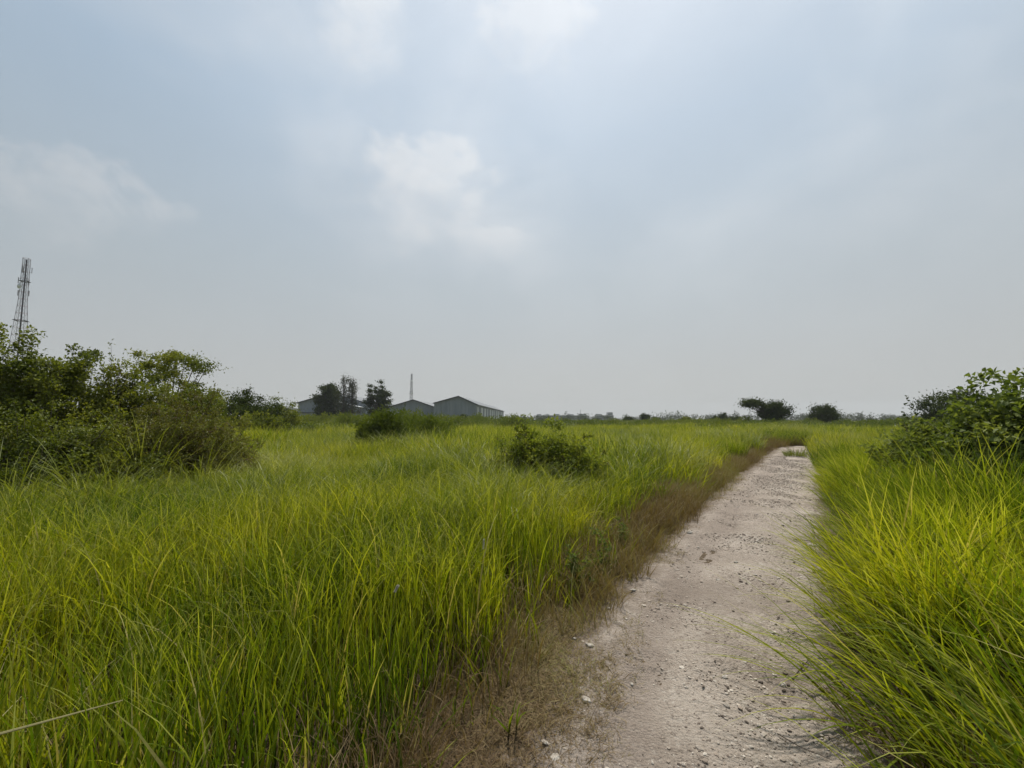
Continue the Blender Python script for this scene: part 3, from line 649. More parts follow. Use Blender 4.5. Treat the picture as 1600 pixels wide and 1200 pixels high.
# ------------------------------------------------------------------ shrubs and trees
def bez(a, b, c, k=6):
    t = np.linspace(0, 1, k)[:, None]; return (1-t)**2*a+2*t*(1-t)*b+t*t*c
def shrub(name, label, loc, H, Rx, Ry, mats, seed, stems=9, sec=9, twigs=5, per=9, leaf=(.05, .028), cat='shrub', r0=.022, shoots=3, flat=0, lift=.25, droop=0, group=None, parts=0, skew=0, fill=0):
    r = np.random.default_rng(seed); root = thing(name, label, cat, loc, group=group)
    st, fo = MB(), MB(); P0, D0 = [], []
    lumps = r.random((7, 2))*2-1
    for i in range(stems):
        a = r.random()*6.283; q = math.sqrt(r.random())
        hz = H*(math.sqrt(max(0.05, 1-q*q*.85)))*r.uniform(.62, 1.0)*(1+skew*q*math.cos(a))
        if flat: hz = H*r.uniform(.80, .97)
        e = np.array([Rx*q*math.cos(a), Ry*q*math.sin(a), hz]); b0 = np.array([Rx*.16*math.cos(a)*r.random(), Ry*.16*math.sin(a)*r.random(), -.03])
        m_ = b0*.5+np.array([e[0]*.30, e[1]*.30, e[2]*.62])
        pts = bez(b0, m_, e, 7); st.tube(pts, np.linspace(r0, r0*.25, 7)*r.uniform(.7, 1.1), 5)
        for j in range(sec):
            f = lift+(1-lift)*(j+r.random())/sec; p = np.array([np.interp(f, np.linspace(0, 1, 7), pts[:, c_]) for c_ in range(3)])
            d = norm(np.array([math.cos(a), math.sin(a), 0])*.35+r.normal(0, .75, 3)+np.array([0, 0, .35 if not flat else .12]))
            ln = (.34*max(Rx, Ry)+.10*H)*r.uniform(.5, 1.0)*(1.15-.5*f)
            e2 = p+d*ln; e2[2] = max(.06, e2[2]-droop*ln); sp_ = bez(p, p+d*ln*.5+np.array([0, 0, .1*ln]), e2, 4)
            st.tube(sp_, np.linspace(r0*.34, r0*.12, 4), 4)
            for k in range(twigs):
                f2 = .25+.75*(k+r.random())/twigs; p2 = np.array([np.interp(f2, np.linspace(0, 1, 4), sp_[:, c_]) for c_ in range(3)])
                d2 = norm(d*.6+r.normal(0, .7, 3)+np.array([0, 0, .25-droop])); l2 = ln*r.uniform(.25, .5)
                st.tube(np.stack([p2, p2+d2*l2]), [r0*.12, r0*.06], 3)
                tt = r.random(per)
                P0.append(p2+d2*l2*tt[:, None]+r.normal(0, .012, (per, 3))); D0.append(np.tile(d2, (per, 1)))
    for i in range(shoots):                       # whippy shoots above the outline
        a = r.random()*6.283; q = .75*r.random(); b0 = np.array([Rx*q*math.cos(a), Ry*q*math.sin(a), H*.72])
        e = b0+np.array([r.normal(0, .08*H), r.normal(0, .08*H), H*r.uniform(.26, .36)])
        pts = bez(b0, (b0+e)/2+np.array([r.normal(0, .05), 0, .05]), e, 6); st.tube(pts, np.linspace(r0*.3, r0*.1, 6), 4)
        m_ = per*4; tt = .25+.75*r.random(m_); idx_ = np.stack([np.interp(tt, np.linspace(0, 1, 6), pts[:, c_]) for c_ in range(3)], 1)
        P0.append(idx_+r.normal(0, .03, (m_, 3))); D0.append(np.tile(norm(e-b0), (m_, 1)))
    for q in range(fill//70):                     # dense sprays filling the lumpy outline
        a, c_ = r.random()*6.283, r.random()**.75; th = math.asin(c_); rho = (.66+.34*r.random()**.6)*(.86+.20*math.sin(a*3+seed)*math.sin(th*5+seed*2)+.10*r.random())
        ct = np.array([Rx*math.cos(a)*math.cos(th)*rho, Ry*math.sin(a)*math.cos(th)*rho, max(.10, H*math.sin(th)*min(rho, .97))])
        dd = norm(r.normal(size=(70, 3))); sp2 = r.uniform(.10, .2)*(.6+.4*leaf[0]/.05)
        P0.append(ct+dd*(sp2*r.random(70)**.45)[:, None]*np.array([1, 1, .8])); D0.append(norm(dd+np.array([0, 0, .5])))
        st.tube(bez(np.array([ct[0]*.3, ct[1]*.3, ct[2]*.35]), ct*np.array([.8, .8, .7]), ct, 4), np.linspace(r0*.3, r0*.1, 4), 3)
    Pp, Dd = np.concatenate(P0), np.concatenate(D0); n = len(Pp)
    dr_ = norm(Dd*.5+r.normal(0, .65, (n, 3))+np.array([0, 0, .05-droop*.5])); nr_ = norm(np.array([0, 0, 1.])+r.normal(0, .45, (n, 3)))
    s_ = r.uniform(.65, 1.25, n); rv = np.clip(r.random(n)*.7+.3*r.random(1), 0, 1)
    Pp[:, 2] = np.maximum(Pp[:, 2], .02)
    st.build('branches', mats[1], root, smooth=True)
    if parts:
        # the leaves nearest the photographer's side stand as leaves of their own, the rest are one mass
        score = -(Pp[:, 1]*1.0+Pp[:, 0]*.55)+Pp[:, 2]*.9+r.normal(0, .25, n)
        big = np.argsort(-score)[:parts]; rest = np.setdiff1d(np.arange(n), big)
        fo.leaves(Pp[rest], dr_[rest], nr_[rest], leaf[0]*s_[rest], leaf[1]*s_[rest], r, rnd=rv[rest]); tag(fo.build('foliage', mats[0], root), kind='stuff')
        kinds = []
        for q in range(8):                        # cupped broad leaves with a midrib, shared by all
            lm = MB(); kx = np.linspace(0, 1, 6); wv = np.sin(np.pi*np.clip(kx, .0, 1)**.8)*.5*leaf[1]/leaf[0]; bend = r.uniform(.1, .35)
            V = []
            for x_, w_ in zip(kx, wv): V += [(x_, w_, .28*w_-bend*x_*x_), (x_, 0, -bend*x_*x_), (x_, -w_, .28*w_-bend*x_*x_)]
            Q = [(i*3+j, i*3+3+j, i*3+4+j, i*3+1+j) for i in range(5) for j in range(2)]
            lm.add(V, quad=Q, rnd=r.random()); kinds.append(lm.mesh('leaf', mats[0], True))
        from mathutils import Matrix
        for q, i in enumerate(big):
            o = bpy.data.objects.new('leaf', kinds[q % 8]); COL.objects.link(o); o.parent = root
            x_ = Vector(dr_[i]); z_ = Vector(nr_[i]); y_ = z_.cross(x_).normalized(); z_ = x_.cross(y_)
            mt = Matrix((x_, y_, z_)).transposed().to_4x4(); mt = Matrix.Translation(Vector(Pp[i])) @ mt @ Matrix.Scale(float(leaf[0]*s_[i]), 4)
            o.matrix_local = mt
    else:
        fo.leaves(Pp, dr_, nr_, leaf[0]*s_, leaf[1]*s_, r, rnd=rv); fo.build('foliage', mats[0], root)
    return root

def tree(name, label, loc, H, Rc, mats, seed, trunk_h=.28, clumps=26, per=110, leaf=.14, cat='tree', group=None, flatness=.6, lean=(0, 0), trunks=1, zc=.64, rz=None, clump_r=.30, shape=None, limb=1, girth=1.0):
    r = np.random.default_rng(seed); root = thing(name, label, cat, loc, group=group)
    tr, cr = MB(), MB(); rz = rz or H*(1-trunk_h)*.5
    r0 = .022*H*girth/math.sqrt(trunks)
    for q in range(trunks):
        off = np.array([r.normal(0, .08*Rc), r.normal(0, .08*Rc), 0])*(trunks > 1)
        top = np.array([lean[0]*H, lean[1]*H, H*zc])+off*3
        tp = bez(np.array([0, 0, -.05])+off, np.array([lean[0]*H*.15, lean[1]*H*.15, H*zc*.55])+off, top, 8); tr.tube(tp, np.linspace(r0*1.25, r0*.4, 8), 7)
        for i in range(clumps//trunks):
            if shape is not None:
                ct = shape(r)
            else:
                d = norm(r.normal(size=3)); rad_ = r.uniform(.40, .95)
                ct = top*np.array([1, 1, 0])+np.array([d[0]*Rc*rad_, d[1]*Rc*rad_, max(.12*H, H-rz-clump_r*Rc*.35+d[2]*rz*rad_)])
            f = np.clip((ct[2]/H-.25)*1.1, .25, .95)
            p = np.array([np.interp(f, np.linspace(0, 1, 8), tp[:, c_]) for c_ in range(3)])
            if i % limb == 0: tr.tube(bez(p, (p+ct)/2+np.array([0, 0, -.05*H]), ct, 5), np.linspace(r0*.36, r0*.07, 5), 4)
            cs = clump_r*Rc*r.uniform(.65, 1.25)
            dd = norm(r.normal(size=(per, 3))); rr = cs*np.minimum(np.abs(r.normal(0, .72, per))+.12, 1.7)
            pp = ct+dd*rr[:, None]*np.array([1, 1, flatness])
            tone = r.normal(0, .16)
            nr_ = norm(dd*.5+np.array([0, 0, .8])+r.normal(0, .5, (per, 3))); dr_ = norm(dd*.6+r.normal(0, .6, (per, 3)))
            cr.leaves(pp, dr_, nr_, leaf*r.uniform(.6, 1.3, per), leaf*.62*r.uniform(.6, 1.3, per), r, rnd=np.clip(r.random(per)*.6+.2+tone, 0, 1))
    tr.build('trunk', mats[1], root, smooth=True); cr.build('crown', mats[0], root)
    return root

def tussock(name, label, loc, n, h, rad, mat, seed, w=(.008, .016), lean=(.08, .28), curve=(.6, 2.0), cat='grass clump', group=None, seg=8, power=2.0, az0=None, azs=1.0):
    r = np.random.default_rng(seed); mb = MB(); a = r.random(n)*6.283; rr = rad*np.sqrt(r.random(n))
    base = np.stack([rr*np.cos(a), rr*np.sin(a), np.zeros(n)-.01], 1)
    azm = a+r.normal(0, .7, n) if az0 is None else az0+r.normal(0, azs, n)
    mb.blades(base, azm, np.abs(r.normal(0, lean[1], n))+lean[0], r.uniform(*curve, n), h*r.uniform(.55, 1.1, n), r.uniform(*w, n), r, seg, power)
    o = mb.build(name, mat); o.location = loc; return tag(o, label, cat, group)

LG, LB = (M['leaf'], M['bark']), (M['leaf_brown'], M['stem_red'])
# left thicket
shrub('leafy_shrub', 'tall dark shrub at the left edge, its shoots rising in front of the lattice tower', (GX(-15, 8.2), 8.2, 0), 3.5, 1.8, 1.3, LG, 21, 17, 9, 5, 10, (.066, .042), shoots=3, fill=30000)
shrub('leafy_shrub', 'rounded dark green shrub right of the tallest one at the left', (GX(118, 8.6), 8.6, 0), 3.12, 1.65, 1.2, LG, 22, 16, 9, 5, 10, (.062, .040), shoots=2, fill=28000)
shrub('leafy_shrub', 'dark shrub on the shoulder of the left thicket below the flat-topped sapling', (GX(225, 9.2), 9.2, 0), 2.66, 1.3, 1.1, LG, 23, 13, 9, 5, 10, (.060, .038), shoots=2, fill=20000)
shrub('leafy_shrub', 'dark shrub filling the gap behind the olive-brown one, under the flat-topped sapling', (GX(296, 10.4), 10.4, 0), 2.45, 1.3, 1.0, LG, 28, 12, 9, 5, 10, (.06, .038), shoots=1, fill=14000)
shrub('olive_shrub', 'olive-brown twiggy shrub with reddish stems at the right end of the left thicket', (GX(272, 8.0), 8.0, 0), 2.2, 1.42, 1.0, LB, 24, 24, 11, 6, 10, (.042, .021), r0=.013, droop=.12, shoots=5, fill=15000)
shrub('olive_shrub', 'low olive shrub sloping down to the grass right of the reddish-stemmed one', (GX(345, 8.6), 8.6, 0), 1.6, 1.05, .8, LB, 25, 14, 9, 5, 9, (.042, .021), r0=.011, droop=.15, fill=5000)
shrub('leafy_shrub', 'low dark shrub in front of the left thicket, half sunk in grass', (GX(60, 6.9), 6.9, 0), 1.85, 1.6, .9, LG, 26, 14, 9, 5, 10, (.054, .034), shoots=3, fill=15000)
shrub('leafy_shrub', 'small dark shrub in the grass before the reddish-stemmed one', (GX(180, 7.0), 7.0, 0), 1.45, 1.0, .7, LG, 27, 11, 8, 5, 10, (.052, .032), shoots=2, fill=5000)
# flat-topped sapling
def flat_shape(Rc, H, dx=0):
    def f(r):
        a = r.random()*6.283; q = math.sqrt(r.random()); t_ = r.integers(0, 3)
        return np.array([dx+q*math.cos(a)*Rc*(1.0, .9, .7)[t_], q*math.sin(a)*Rc*.8, H*(.97, .90, .80)[t_]-.10*q*H*.5+r.normal(0, .02*H)])
    return f
tree('flat_topped_sapling', 'flat-topped sapling with tiered branches rising behind the left thicket', (GX(266, 11.5), 11.5, 0), 3.5, .95, (M['leaf'], M['bark']), 31, clumps=40, per=150, leaf=.062, flatness=.42, shape=flat_shape(.95, 3.45), clump_r=.30, limb=4)
# tree row behind the thicket
for px, Y, py, rc, sd, lb in ((322, 26, 598, 1.2, 41, 'feathery tree at the left end of the row behind the thicket'), (352, 27, 604, 1.8, 42, 'rounded dark tree second from the left in the row behind the thicket'),
                              (376, 29, 600, 1.3, 43, 'narrow pointed tree in the middle of the row behind the thicket'), (405, 30, 610, 1.75, 44, 'broad dark tree near the right end of the row behind the thicket'),
                              (436, 33, 616, 1.5, 45, 'slim pale tree at the right end of the row behind the thicket')):
    tree('row_tree', lb, (GX(px, Y), Y, 0), GZ(py, Y), rc*1.15, (M['leaf_tree'] if sd not in (41, 45) else M['leaf'], M['bark']), sd, clumps=44, per=130, leaf=.13, trunk_h=.12, group='trees behind the left thicket', clump_r=.34)
for px, Y, py, rx, sd, lb in ((365, 22, 644, 1.5, 51, 'rounded green bush at the foot of the tree row, right of the thicket'), (415, 24, 643, 1.9, 52, 'broad green bush below the right end of the tree row')):
    shrub('field_bush', lb, (GX(px, Y), Y, 0), GZ(py, Y), rx, 1.2, LG, sd, 13, 8, 5, 8, (.11, .065), group='bushes under the tree row', shoots=2, fill=3500)
# cane grass in and before the thicket
for px, Y, h, sd, lb in ((232, 7.35, 1.95, 61, 'tall clump of pale arching cane grass standing in the left thicket'), (150, 6.3, 1.45, 62, 'arching grass clump before the low dark shrub at the left'),
                         (20, 5.6, 1.4, 63, 'arching grass clump at the left edge of the photo'), (322, 7.6, 1.35, 64, 'arching grass clump below the reddish-stemmed shrub')):
    tussock('cane_grass', lb, (GX(px, Y), Y, 0), 130, h, .22, M['grass_arch'], sd, w=(.010, .020), lean=(.06, .22), curve=(.5, 2.3), group='arching cane grass by the thicket')
# middle of the field
SC = (M['leaf_scrub'], M['stem_green'])
shrub('reedy_mound', 'dark rounded mound of reedy growth before the warehouses', (GX(600, 17), 17, 0), 2.0, 1.25, 1.1, SC, 71, 16, 9, 5, 9, (.19, .026), cat='bush', r0=.012, droop=.25, shoots=2, fill=9000)
shrub('reedy_mound', 'lower green reedy mound right of the dark one before the warehouses', (GX(668, 19), 19, 0), 1.75, 1.5, 1.1, SC, 72, 16, 9, 5, 9, (.19, .026), cat='bush', r0=.012, droop=.25, shoots=2, fill=8000)
for px, Y, h, rad, sd, lb in ((735, 8.4, 1.6, .6, 73, 'silvery clump of arching grass left of the shrub in mid-field'), (785, 7.2, 1.45, .5, 74, 'silvery arching grass clump just before the shrub in mid-field'),
                              (838, 6.6, 1.15, .4, 75, 'green arching grass clump to the right before the mid-field shrub'), (690, 11.0, 1.7, .6, 76, 'silvery grass clump furthest left beside the mid-field shrub')):
    tussock('arching_grass', lb, (GX(px, Y), Y, 0), 420, h, rad, M['grass_arch'], sd, w=(.007, .014), lean=(.10, .30), curve=(.9, 2.4), group='silvery arching grass in mid-field')
shrub('wild_shrub', 'olive-leaved shrub standing alone in the middle of the field', (GX(838, 8.6), 8.2, 0), 1.75, .88, .7, (M['leaf_light'], M['stem_red']), 81, 15, 9, 5, 10, (.052, .032), r0=.014, shoots=0, fill=5000)
shrub('wild_shrub', 'lower dark flank of the mid-field shrub, sloping down to the right', (GX(888, 8.3), 7.9, 0), 1.38, .72, .6, (M['leaf_light'], M['stem_red']), 82, 12, 9, 5, 10, (.050, .031), r0=.012, shoots=0, fill=4000)
shrub('wild_shrub', 'low left shoulder of the mid-field shrub, behind the silvery grass', (GX(800, 8.9), 8.9, 0), 1.42, .62, .6, LB, 88, 12, 9, 5, 10, (.050, .030), r0=.012, shoots=0, fill=3500)
shrub('wild_shrub', 'last low sprays of the mid-field shrub trailing off to the right', (GX(922, 8.2), 8.2, 0), .95, .5, .5, LB, 89, 10, 8, 5, 9, (.048, .028), r0=.010, shoots=0, fill=2000)
shrub('tall_weed', 'single leafy shoot topping the mid-field shrub', (GX(818, 8.4), 8.4, 0), 1.92, .10, .10, LG, 83, 3, 6, 4, 9, (.07, .042), r0=.012, shoots=0)
for px, Y, h, sd, lb in ((988, 14.0, .95, 84, 'dark green grass clump in the field right of the mid-field shrub'), (1058, 10.2, .80, 85, 'blue-green clump at the field edge above the brown verge'), (1185, 27, 1.05, 86, 'dark grass clump in the yellow field left of the path end')):
    tussock('grass_clump', lb, (GX(px, Y), Y, 0), 330, h, .5, M['grass_arch'], sd, w=(.008, .016), lean=(.15, .35), curve=(.6, 1.9))
# the tuft growing in the path
x, y, _ = ground_at(1243, 714)
tussock('path_tuft', 'low dark grass tuft growing in the middle of the path at its far end', (x, y, .0), 420, .48, .40, M['leaf'], 87, w=(.008, .018), lean=(.05, .75), curve=(.2, 1.2), seg=5)
# broad blades arching out over the path at the lower right
for px, py, h, sd, lb in ((1440, 1175, 1.15, 95, 'broad grass blades arching over the path at the lower right corner'), (1420, 1050, 1.05, 96, 'broad arching blades overhanging the path just beyond the corner clump'), (1385, 960, .8, 97, 'third overhanging grass clump along the right path edge')):
    x, y, _ = ground_at(px, py); tussock('overhanging_grass', lb, (x, y, 0), 60, h, .26, M['grass'], sd, w=(.009, .017), lean=(.45, .25), curve=(.5, 1.3), az0=math.pi, azs=.45, power=1.3, seg=9, group='grass clumps overhanging the path')
# leafy weeds at the meadow edge
for i, (px, py, h, lb) in enumerate(((938, 905, .62, 'leafy yellow-green weed at the meadow edge beside the brown verge'), (905, 930, .5, 'leafy weed left of the taller one at the meadow edge'), (965, 870, .55, 'leafy weed furthest along the meadow edge'))):
    x, y, _ = ground_at(px, py); shrub('leafy_weed', lb, (x, y, 0), h, .16, .16, (M['leaf_broad'], M['stem_green']), 90+i, 5, 6, 3, 5, (.034, .020), cat='weed', r0=.004, shoots=0)

# right-hand broad-leaved shrub
BL = (M['leaf_broad'], M['stem_green'])
shrub('broad_leaved_shrub', 'big shrub with broad glossy leaves at the right edge of the photo', (GX(1575, 6.4), 6.4, 0), 2.32, 1.2, 1.0, BL, 101, 16, 9, 4, 6, (.088, .060), r0=.018, shoots=0, parts=300, fill=13000)
shrub('broad_leaved_shrub', 'lower broad-leaved shrub sloping down left of the big one at the right', (GX(1495, 7.0), 7.0, 0), 1.72, 1.0, .9, BL, 102, 14, 9, 4, 6, (.080, .052), r0=.015, shoots=0, parts=240, fill=10000)
shrub('broad_leaved_shrub', 'lowest of the three broad-leaved shrubs, nearest the path', (GX(1428, 7.6), 7.6, 0), 1.55, .80, .8, BL, 103, 11, 8, 4, 6, (.072, .048), r0=.012, shoots=0, fill=6000)
shrub('broad_leaved_shrub', 'broad-leaved shrub cut off by the right edge of the photo', (GX(1700, 6.5), 6.5, 0), 2.3, 1.15, 1.0, BL, 105, 14, 9, 4, 6, (.088, .060), r0=.018, shoots=0, fill=9000)
shrub('climbing_shoots', 'thin leafy shoots with dark leaves poking left from the right-hand shrub', (GX(1440, 7.6), 7.6, 0), 1.95, .34, .3, (M['leaf_tree'], M['twig']), 104, 4, 4, 3, 3, (.055, .040), r0=.008, shoots=2)
for px, Y, h, sd, lb in ((1450, 5.6, 1.5, 111, 'upright grass clump before the lower broad-leaved shrub'), (1530, 5.0, 1.6, 112, 'upright grass clump before the big broad-leaved shrub'), (1590, 4.6, 1.55, 113, 'grass clump at the right edge below the big shrub')):
    tussock('upright_grass', lb, (GX(px, Y), Y, 0), 130, h, .3, M['grass'], sd, w=(.010, .018), lean=(.05, .2), curve=(.2, 1.2), group='upright grass before the broad-leaved shrubs')

TD = (M['leaf_tree'], M['bark'])
tree('round_tree', 'grey-green round tree showing over the right-hand shrub', (GX(1487, 46), 46, 0), GZ(599, 46), 2.7, TD, 121, clumps=60, per=140, leaf=.22, trunk_h=.12)
def acacia(r):
    if r.random() < .30:
        d = norm(r.normal(size=3))*r.uniform(.2, 1); return np.array([-2.9+d[0]*1.9, d[1]*1.2, 4.35+d[2]*.55+.18*d[0]])
    d = norm(r.normal(size=3))*r.uniform(.25, .9)**.7; return np.array([1.0+d[0]*2.7, d[1]*2.2, 2.9+d[2]*2.0])
tree('leaning_tree', 'dark tree with a flat limb reaching left, left of the path end', (GX(1200, 74), 74, 0), 5.6, 2.8, TD, 122, clumps=80, per=120, leaf=.30, trunk_h=.15, shape=acacia, clump_r=.34, lean=(.02, 0))
tree('round_tree', 'dark round tree standing alone right of the path end', (GX(1287, 76), 76, 0), GZ(628, 76), 2.45, TD, 123, flatness=.95, clumps=50, per=110, leaf=.28, trunk_h=.15)
for px, Y, py, rc, sd, lb in ((1120, 120, 650, 2.0, 131, 'low dark tree at the left of the three before the leaning tree'), (1133, 118, 643, 1.5, 132, 'pointed tree in the middle of the three left of the leaning tree'), (1155, 120, 647, 2.4, 133, 'broad low tree just left of the leaning tree'),
                              (1009, 130, 643, 1.6, 134, 'dark upright tree beyond the field centre, right of the pale buildings'), (982, 135, 650, 1.7, 135, 'smaller dark tree just left of the upright one beyond the field'),
                              (1368, 110, 653, 3.0, 136, 'long low dark tree near the right-hand shrub'), (1071, 100, 650, 1.4, 137, 'light olive bushy tree at the back of the field'), (724, 120, 643, 1.5, 138, 'small dark tree before the big warehouse')):
    tree('distant_tree', lb, (GX(px, Y), Y, 0), GZ(py, Y), rc, TD if sd != 137 else LG, sd, clumps=22, per=90, leaf=.34, trunk_h=.1, group='trees at the back of the field', clump_r=.36)
# trees by the warehouses
tree('warehouse_tree', 'dense dark tree before the left warehouse', (GX(511, 120), 120, 0), GZ(595, 120), 3.6, TD, 141, clumps=80, per=170, leaf=.48, trunk_h=.04, clump_r=.34)
tree('warehouse_tree', 'open-crowned dark tree between the left and middle warehouses', (GX(590, 118), 118, 0), GZ(592, 118), 3.7, TD, 142, clumps=80, per=110, leaf=.42, trunk_h=.04, clump_r=.22)
def thin(H, w):
    def f(r):
        z = H*r.uniform(.25, .98); q = w*(1.1-z/H*.75); return np.array([r.normal(0, q*.5), r.normal(0, q*.5), z])
    return f
H_ = GZ(588, 116); tree('thin_tree', 'tall thin grey tree left of its twin before the left warehouse', (GX(536, 116), 116, 0), H_, 2.4, (M['leaf_grey'], M['bark']), 143, clumps=70, per=26, leaf=.34, shape=thin(H_, 2.3), clump_r=.28, zc=.99, flatness=1.6, girth=.6)
H_ = GZ(589, 117); tree('thin_tree', 'tall thin half-bare tree right of its twin before the left warehouse', (GX(550, 117), 117, 0), H_, 2.6, (M['leaf_grey'], M['bark']), 144, clumps=80, per=28, leaf=.34, shape=thin(H_, 2.7), clump_r=.28, zc=.99, flatness=1.4, girth=.6)

# ------------------------------------------------------------------ scrub across the back of the field
def bush_source(seed, H, Rw, n, leaf):
    r = np.random.default_rng(seed); mb = MB()
    cs = [(r.normal(0, Rw*.5), r.normal(0, Rw*.5), H*r.uniform(.3, .8)) for _ in range(11)]
    for c_ in cs:
        dd = norm(r.normal(size=(n, 3))); pp = np.array(c_)+dd*(Rw*.42*r.random(n)**.4)[:, None]*np.array([1, 1, .75]); pp[:, 2] = np.abs(pp[:, 2])
        mb.leaves(pp, norm(dd+r.normal(0, .5, (n, 3))), norm(np.array([0, 0, 1])+r.normal(0, .6, (n, 3))), leaf*r.uniform(.6, 1.3, n), leaf*.45*r.uniform(.6, 1.3, n), r)
    k = 60; a = r.random(k)*6.28
    mb.blades(np.stack([np.cos(a)*Rw*.7, np.sin(a)*Rw*.7, np.zeros(k)], 1), a, np.abs(r.normal(0, .25, k)), r.uniform(.4, 1.6, k), H*r.uniform(.6, 1.1, k), np.full(k, .04), r, 4)
    return source(mb, 'bush_source', M['leaf_scrub'])
bs = [bush_source(300+i, 1.3, 1.3, 75, .19) for i in range(6)]
rng = np.random.default_rng(17)
pos, scl = [], []
def band(px0, px1, Y0, Y1, n, h0, h1):
    for _ in range(n):
        Y = rng.uniform(Y0, Y1); px = rng.uniform(px0, px1); h = rng.uniform(h0, h1)
        pos.append((GX(px, Y), Y, -.02)); scl.append((rng.uniform(.8, 1.6),)*2+(h/1.5*rng.uniform(.7, 1.2),))
band(-150, 820, 48, 78, 190, 1.5, 2.2); band(430, 800, 80, 125, 150, 1.8, 2.7); band(780, 1180, 58, 120, 400, 1.1, 1.65)
band(1090, 1450, 46, 110, 300, 1.05, 1.6); band(1380, 1750, 40, 90, 120, 1.3, 2.2); band(430, 700, 26, 44, 34, 1.2, 1.65); band(-150, 430, 30, 50, 60, 1.5, 2.4); band(1240, 1330, 36, 60, 22, 1.0, 1.3)
band(790, 1180, 70, 110, 12, 1.7, 2.1); band(1120, 1430, 60, 100, 12, 1.6, 2.0); band(430, 800, 50, 75, 40, 2.0, 3.0)
n = len(pos); s_, _k = path_coords(np.array(pos)[:, 0], np.array(pos)[:, 1]); kp = np.abs(s_) > 2.4
scatter('field_scrub', bs, np.array(pos)[kp], np.stack([np.zeros(n), np.zeros(n), rng.random(n)*6.28], 1)[kp], np.array(scl)[kp], rng.integers(0, 6, n)[kp],
        'dark green scrub closing off the back of the field', 'scrub')

# far-off woodland under the horizon haze
fw_ = MB(); r = np.random.default_rng(19)
for i in range(420):
    Y = r.uniform(330, 520); px = r.uniform(-250, 1900)
    if 440 < px < 800 and r.random() < .5: continue
    H = r.uniform(3.0, 5.5)+(2.8 if r.random() < .25 else 0)+(2.0 if px > 1040 else 0); n = 70; c_ = np.array([GX(px, Y), Y, H*.45]); w_ = r.uniform(3, 7)
    for q in range(4):
        dd = norm(r.normal(size=(n//2, 3))); cc = c_+np.array([r.normal(0, w_*.5), r.normal(0, 2), r.normal(0, H*.10)])
        pp = cc+dd*np.array([w_*.6, w_*.5, H*.5])*(r.random((n//2, 1))**.4); pp[:, 2] = np.clip(pp[:, 2], 0, None)
        fw_.leaves(pp, norm(r.normal(size=(n//2, 3))), norm(np.array([0, 0, .6])+r.normal(0, .6, (n//2, 3))), r.uniform(.7, 1.5, n//2), r.uniform(.5, 1.0, n//2), r)
tag(fw_.build('distant_woodland', M['leaf_far']), 'hazy line of far-off woodland along the horizon', 'woodland', kind='stuff')

# ------------------------------------------------------------------ buildings
def warehouse(label, px0, pxr, px1, pye0, pyr, pye1, Y, depth, wallm, over=.5, seam=1.1):
    x0, xr, x1 = GX(px0, Y), GX(pxr, Y), GX(px1, Y); e0, hr, e1 = GZ(pye0, Y), GZ(pyr, Y), GZ(pye1, Y)
    root = thing('warehouse', label, 'warehouse', (xr, Y, 0), group='grey metal warehouses beyond the field')
    a, b = x0-xr, x1-xr
    MB().prism([(a, 0), (b, 0), (b, e1), (0, hr), (a, e0)], 0, depth).build('wall', wallm, root)
    for (xa, za, xb, zb) in ((a, e0, 0, hr), (0, hr, b, e1)):
        sl_ = (zb-za)/(xb-xa); xa2 = xa-over*(xa < 0); za2 = za-sl_*(xa-xa2); xb2 = xb+over*(xb > 0); zb2 = zb+sl_*(xb2-xb)
        rf = MB().prism([(xa2, za2+.05), (xb2, zb2+.05), (xb2, zb2+.22), (xa2, za2+.22)], -.6, depth+.6).build('roof', M['roof'], root)
        MB().prism([(xa2, za2-.12), (xb2, zb2-.12), (xb2, zb2+.27), (xa2, za2+.27)], -.72, -.61).build('fascia', M['fascia'], rf)
    k = int((b-a)/seam); sm = MB()
    for i in range(1, k):                          # standing seams of the gable cladding
        x = a+(b-a)*i/k; z = (e0+(hr-e0)*(x-a)/(-a)) if x < 0 else (hr+(e1-hr)*x/b)
        sm.box(x-.05, x+.05, -.06, .0, .05, z-.1)
    sm.build('cladding_seams', wallm, root)
    return root, a, b, e0, hr, e1
# big warehouse on the right with its long side wall running back
Y = 178.0
root, a, b, e0, hr, e1 = warehouse('big grey warehouse with a long panelled side wall, rightmost of the three', 678, 716, 744, 630, 619.5, 632, Y, 1.0, M['sheet'])
for c_ in list(root.children):
    if c_.name.startswith('roof') or c_.name.startswith('wall'): pass
# the long body behind the gable, turned to run along the line of sight
xb = b; far = 150.0; shift = (GX(787, Y+far)-GX(744, Y))
bd = MB()
pr = [(a, 0), (b, 0), (b, e1), (0, hr), (a, e0)]
V = [(x, 1.0, z) for x, z in pr]+[(x+shift, far, z) for x, z in pr]
bd.add(V, quad=[(i, (i+1) % 5, 5+(i+1) % 5, 5+i) for i in range(5)], tri=[(5, 6, 7), (5, 7, 8), (5, 8, 9)]); bd.build('rear_wall', M['sheet_dark'], root)
rr_ = MB()
for (xa, za, xc, zc) in ((a-.5, e0-.15, 0, hr), (0, hr, b+.9, e1-.3)):
    V = [(xa, .4, za+.08), (xc, .4, zc+.08), (xc+shift, far+1, zc+.08), (xa+shift, far+1, za+.08)]; V += [(p, q, z+.2) for p, q, z in V]
    rr_.add(V, quad=[(0, 1, 2, 3), (4, 7, 6, 5), (0, 4, 5, 1), (1, 5, 6, 2), (2, 6, 7, 3), (3, 7, 4, 0)])
rr_.build('long_roof', M['roof'], root)
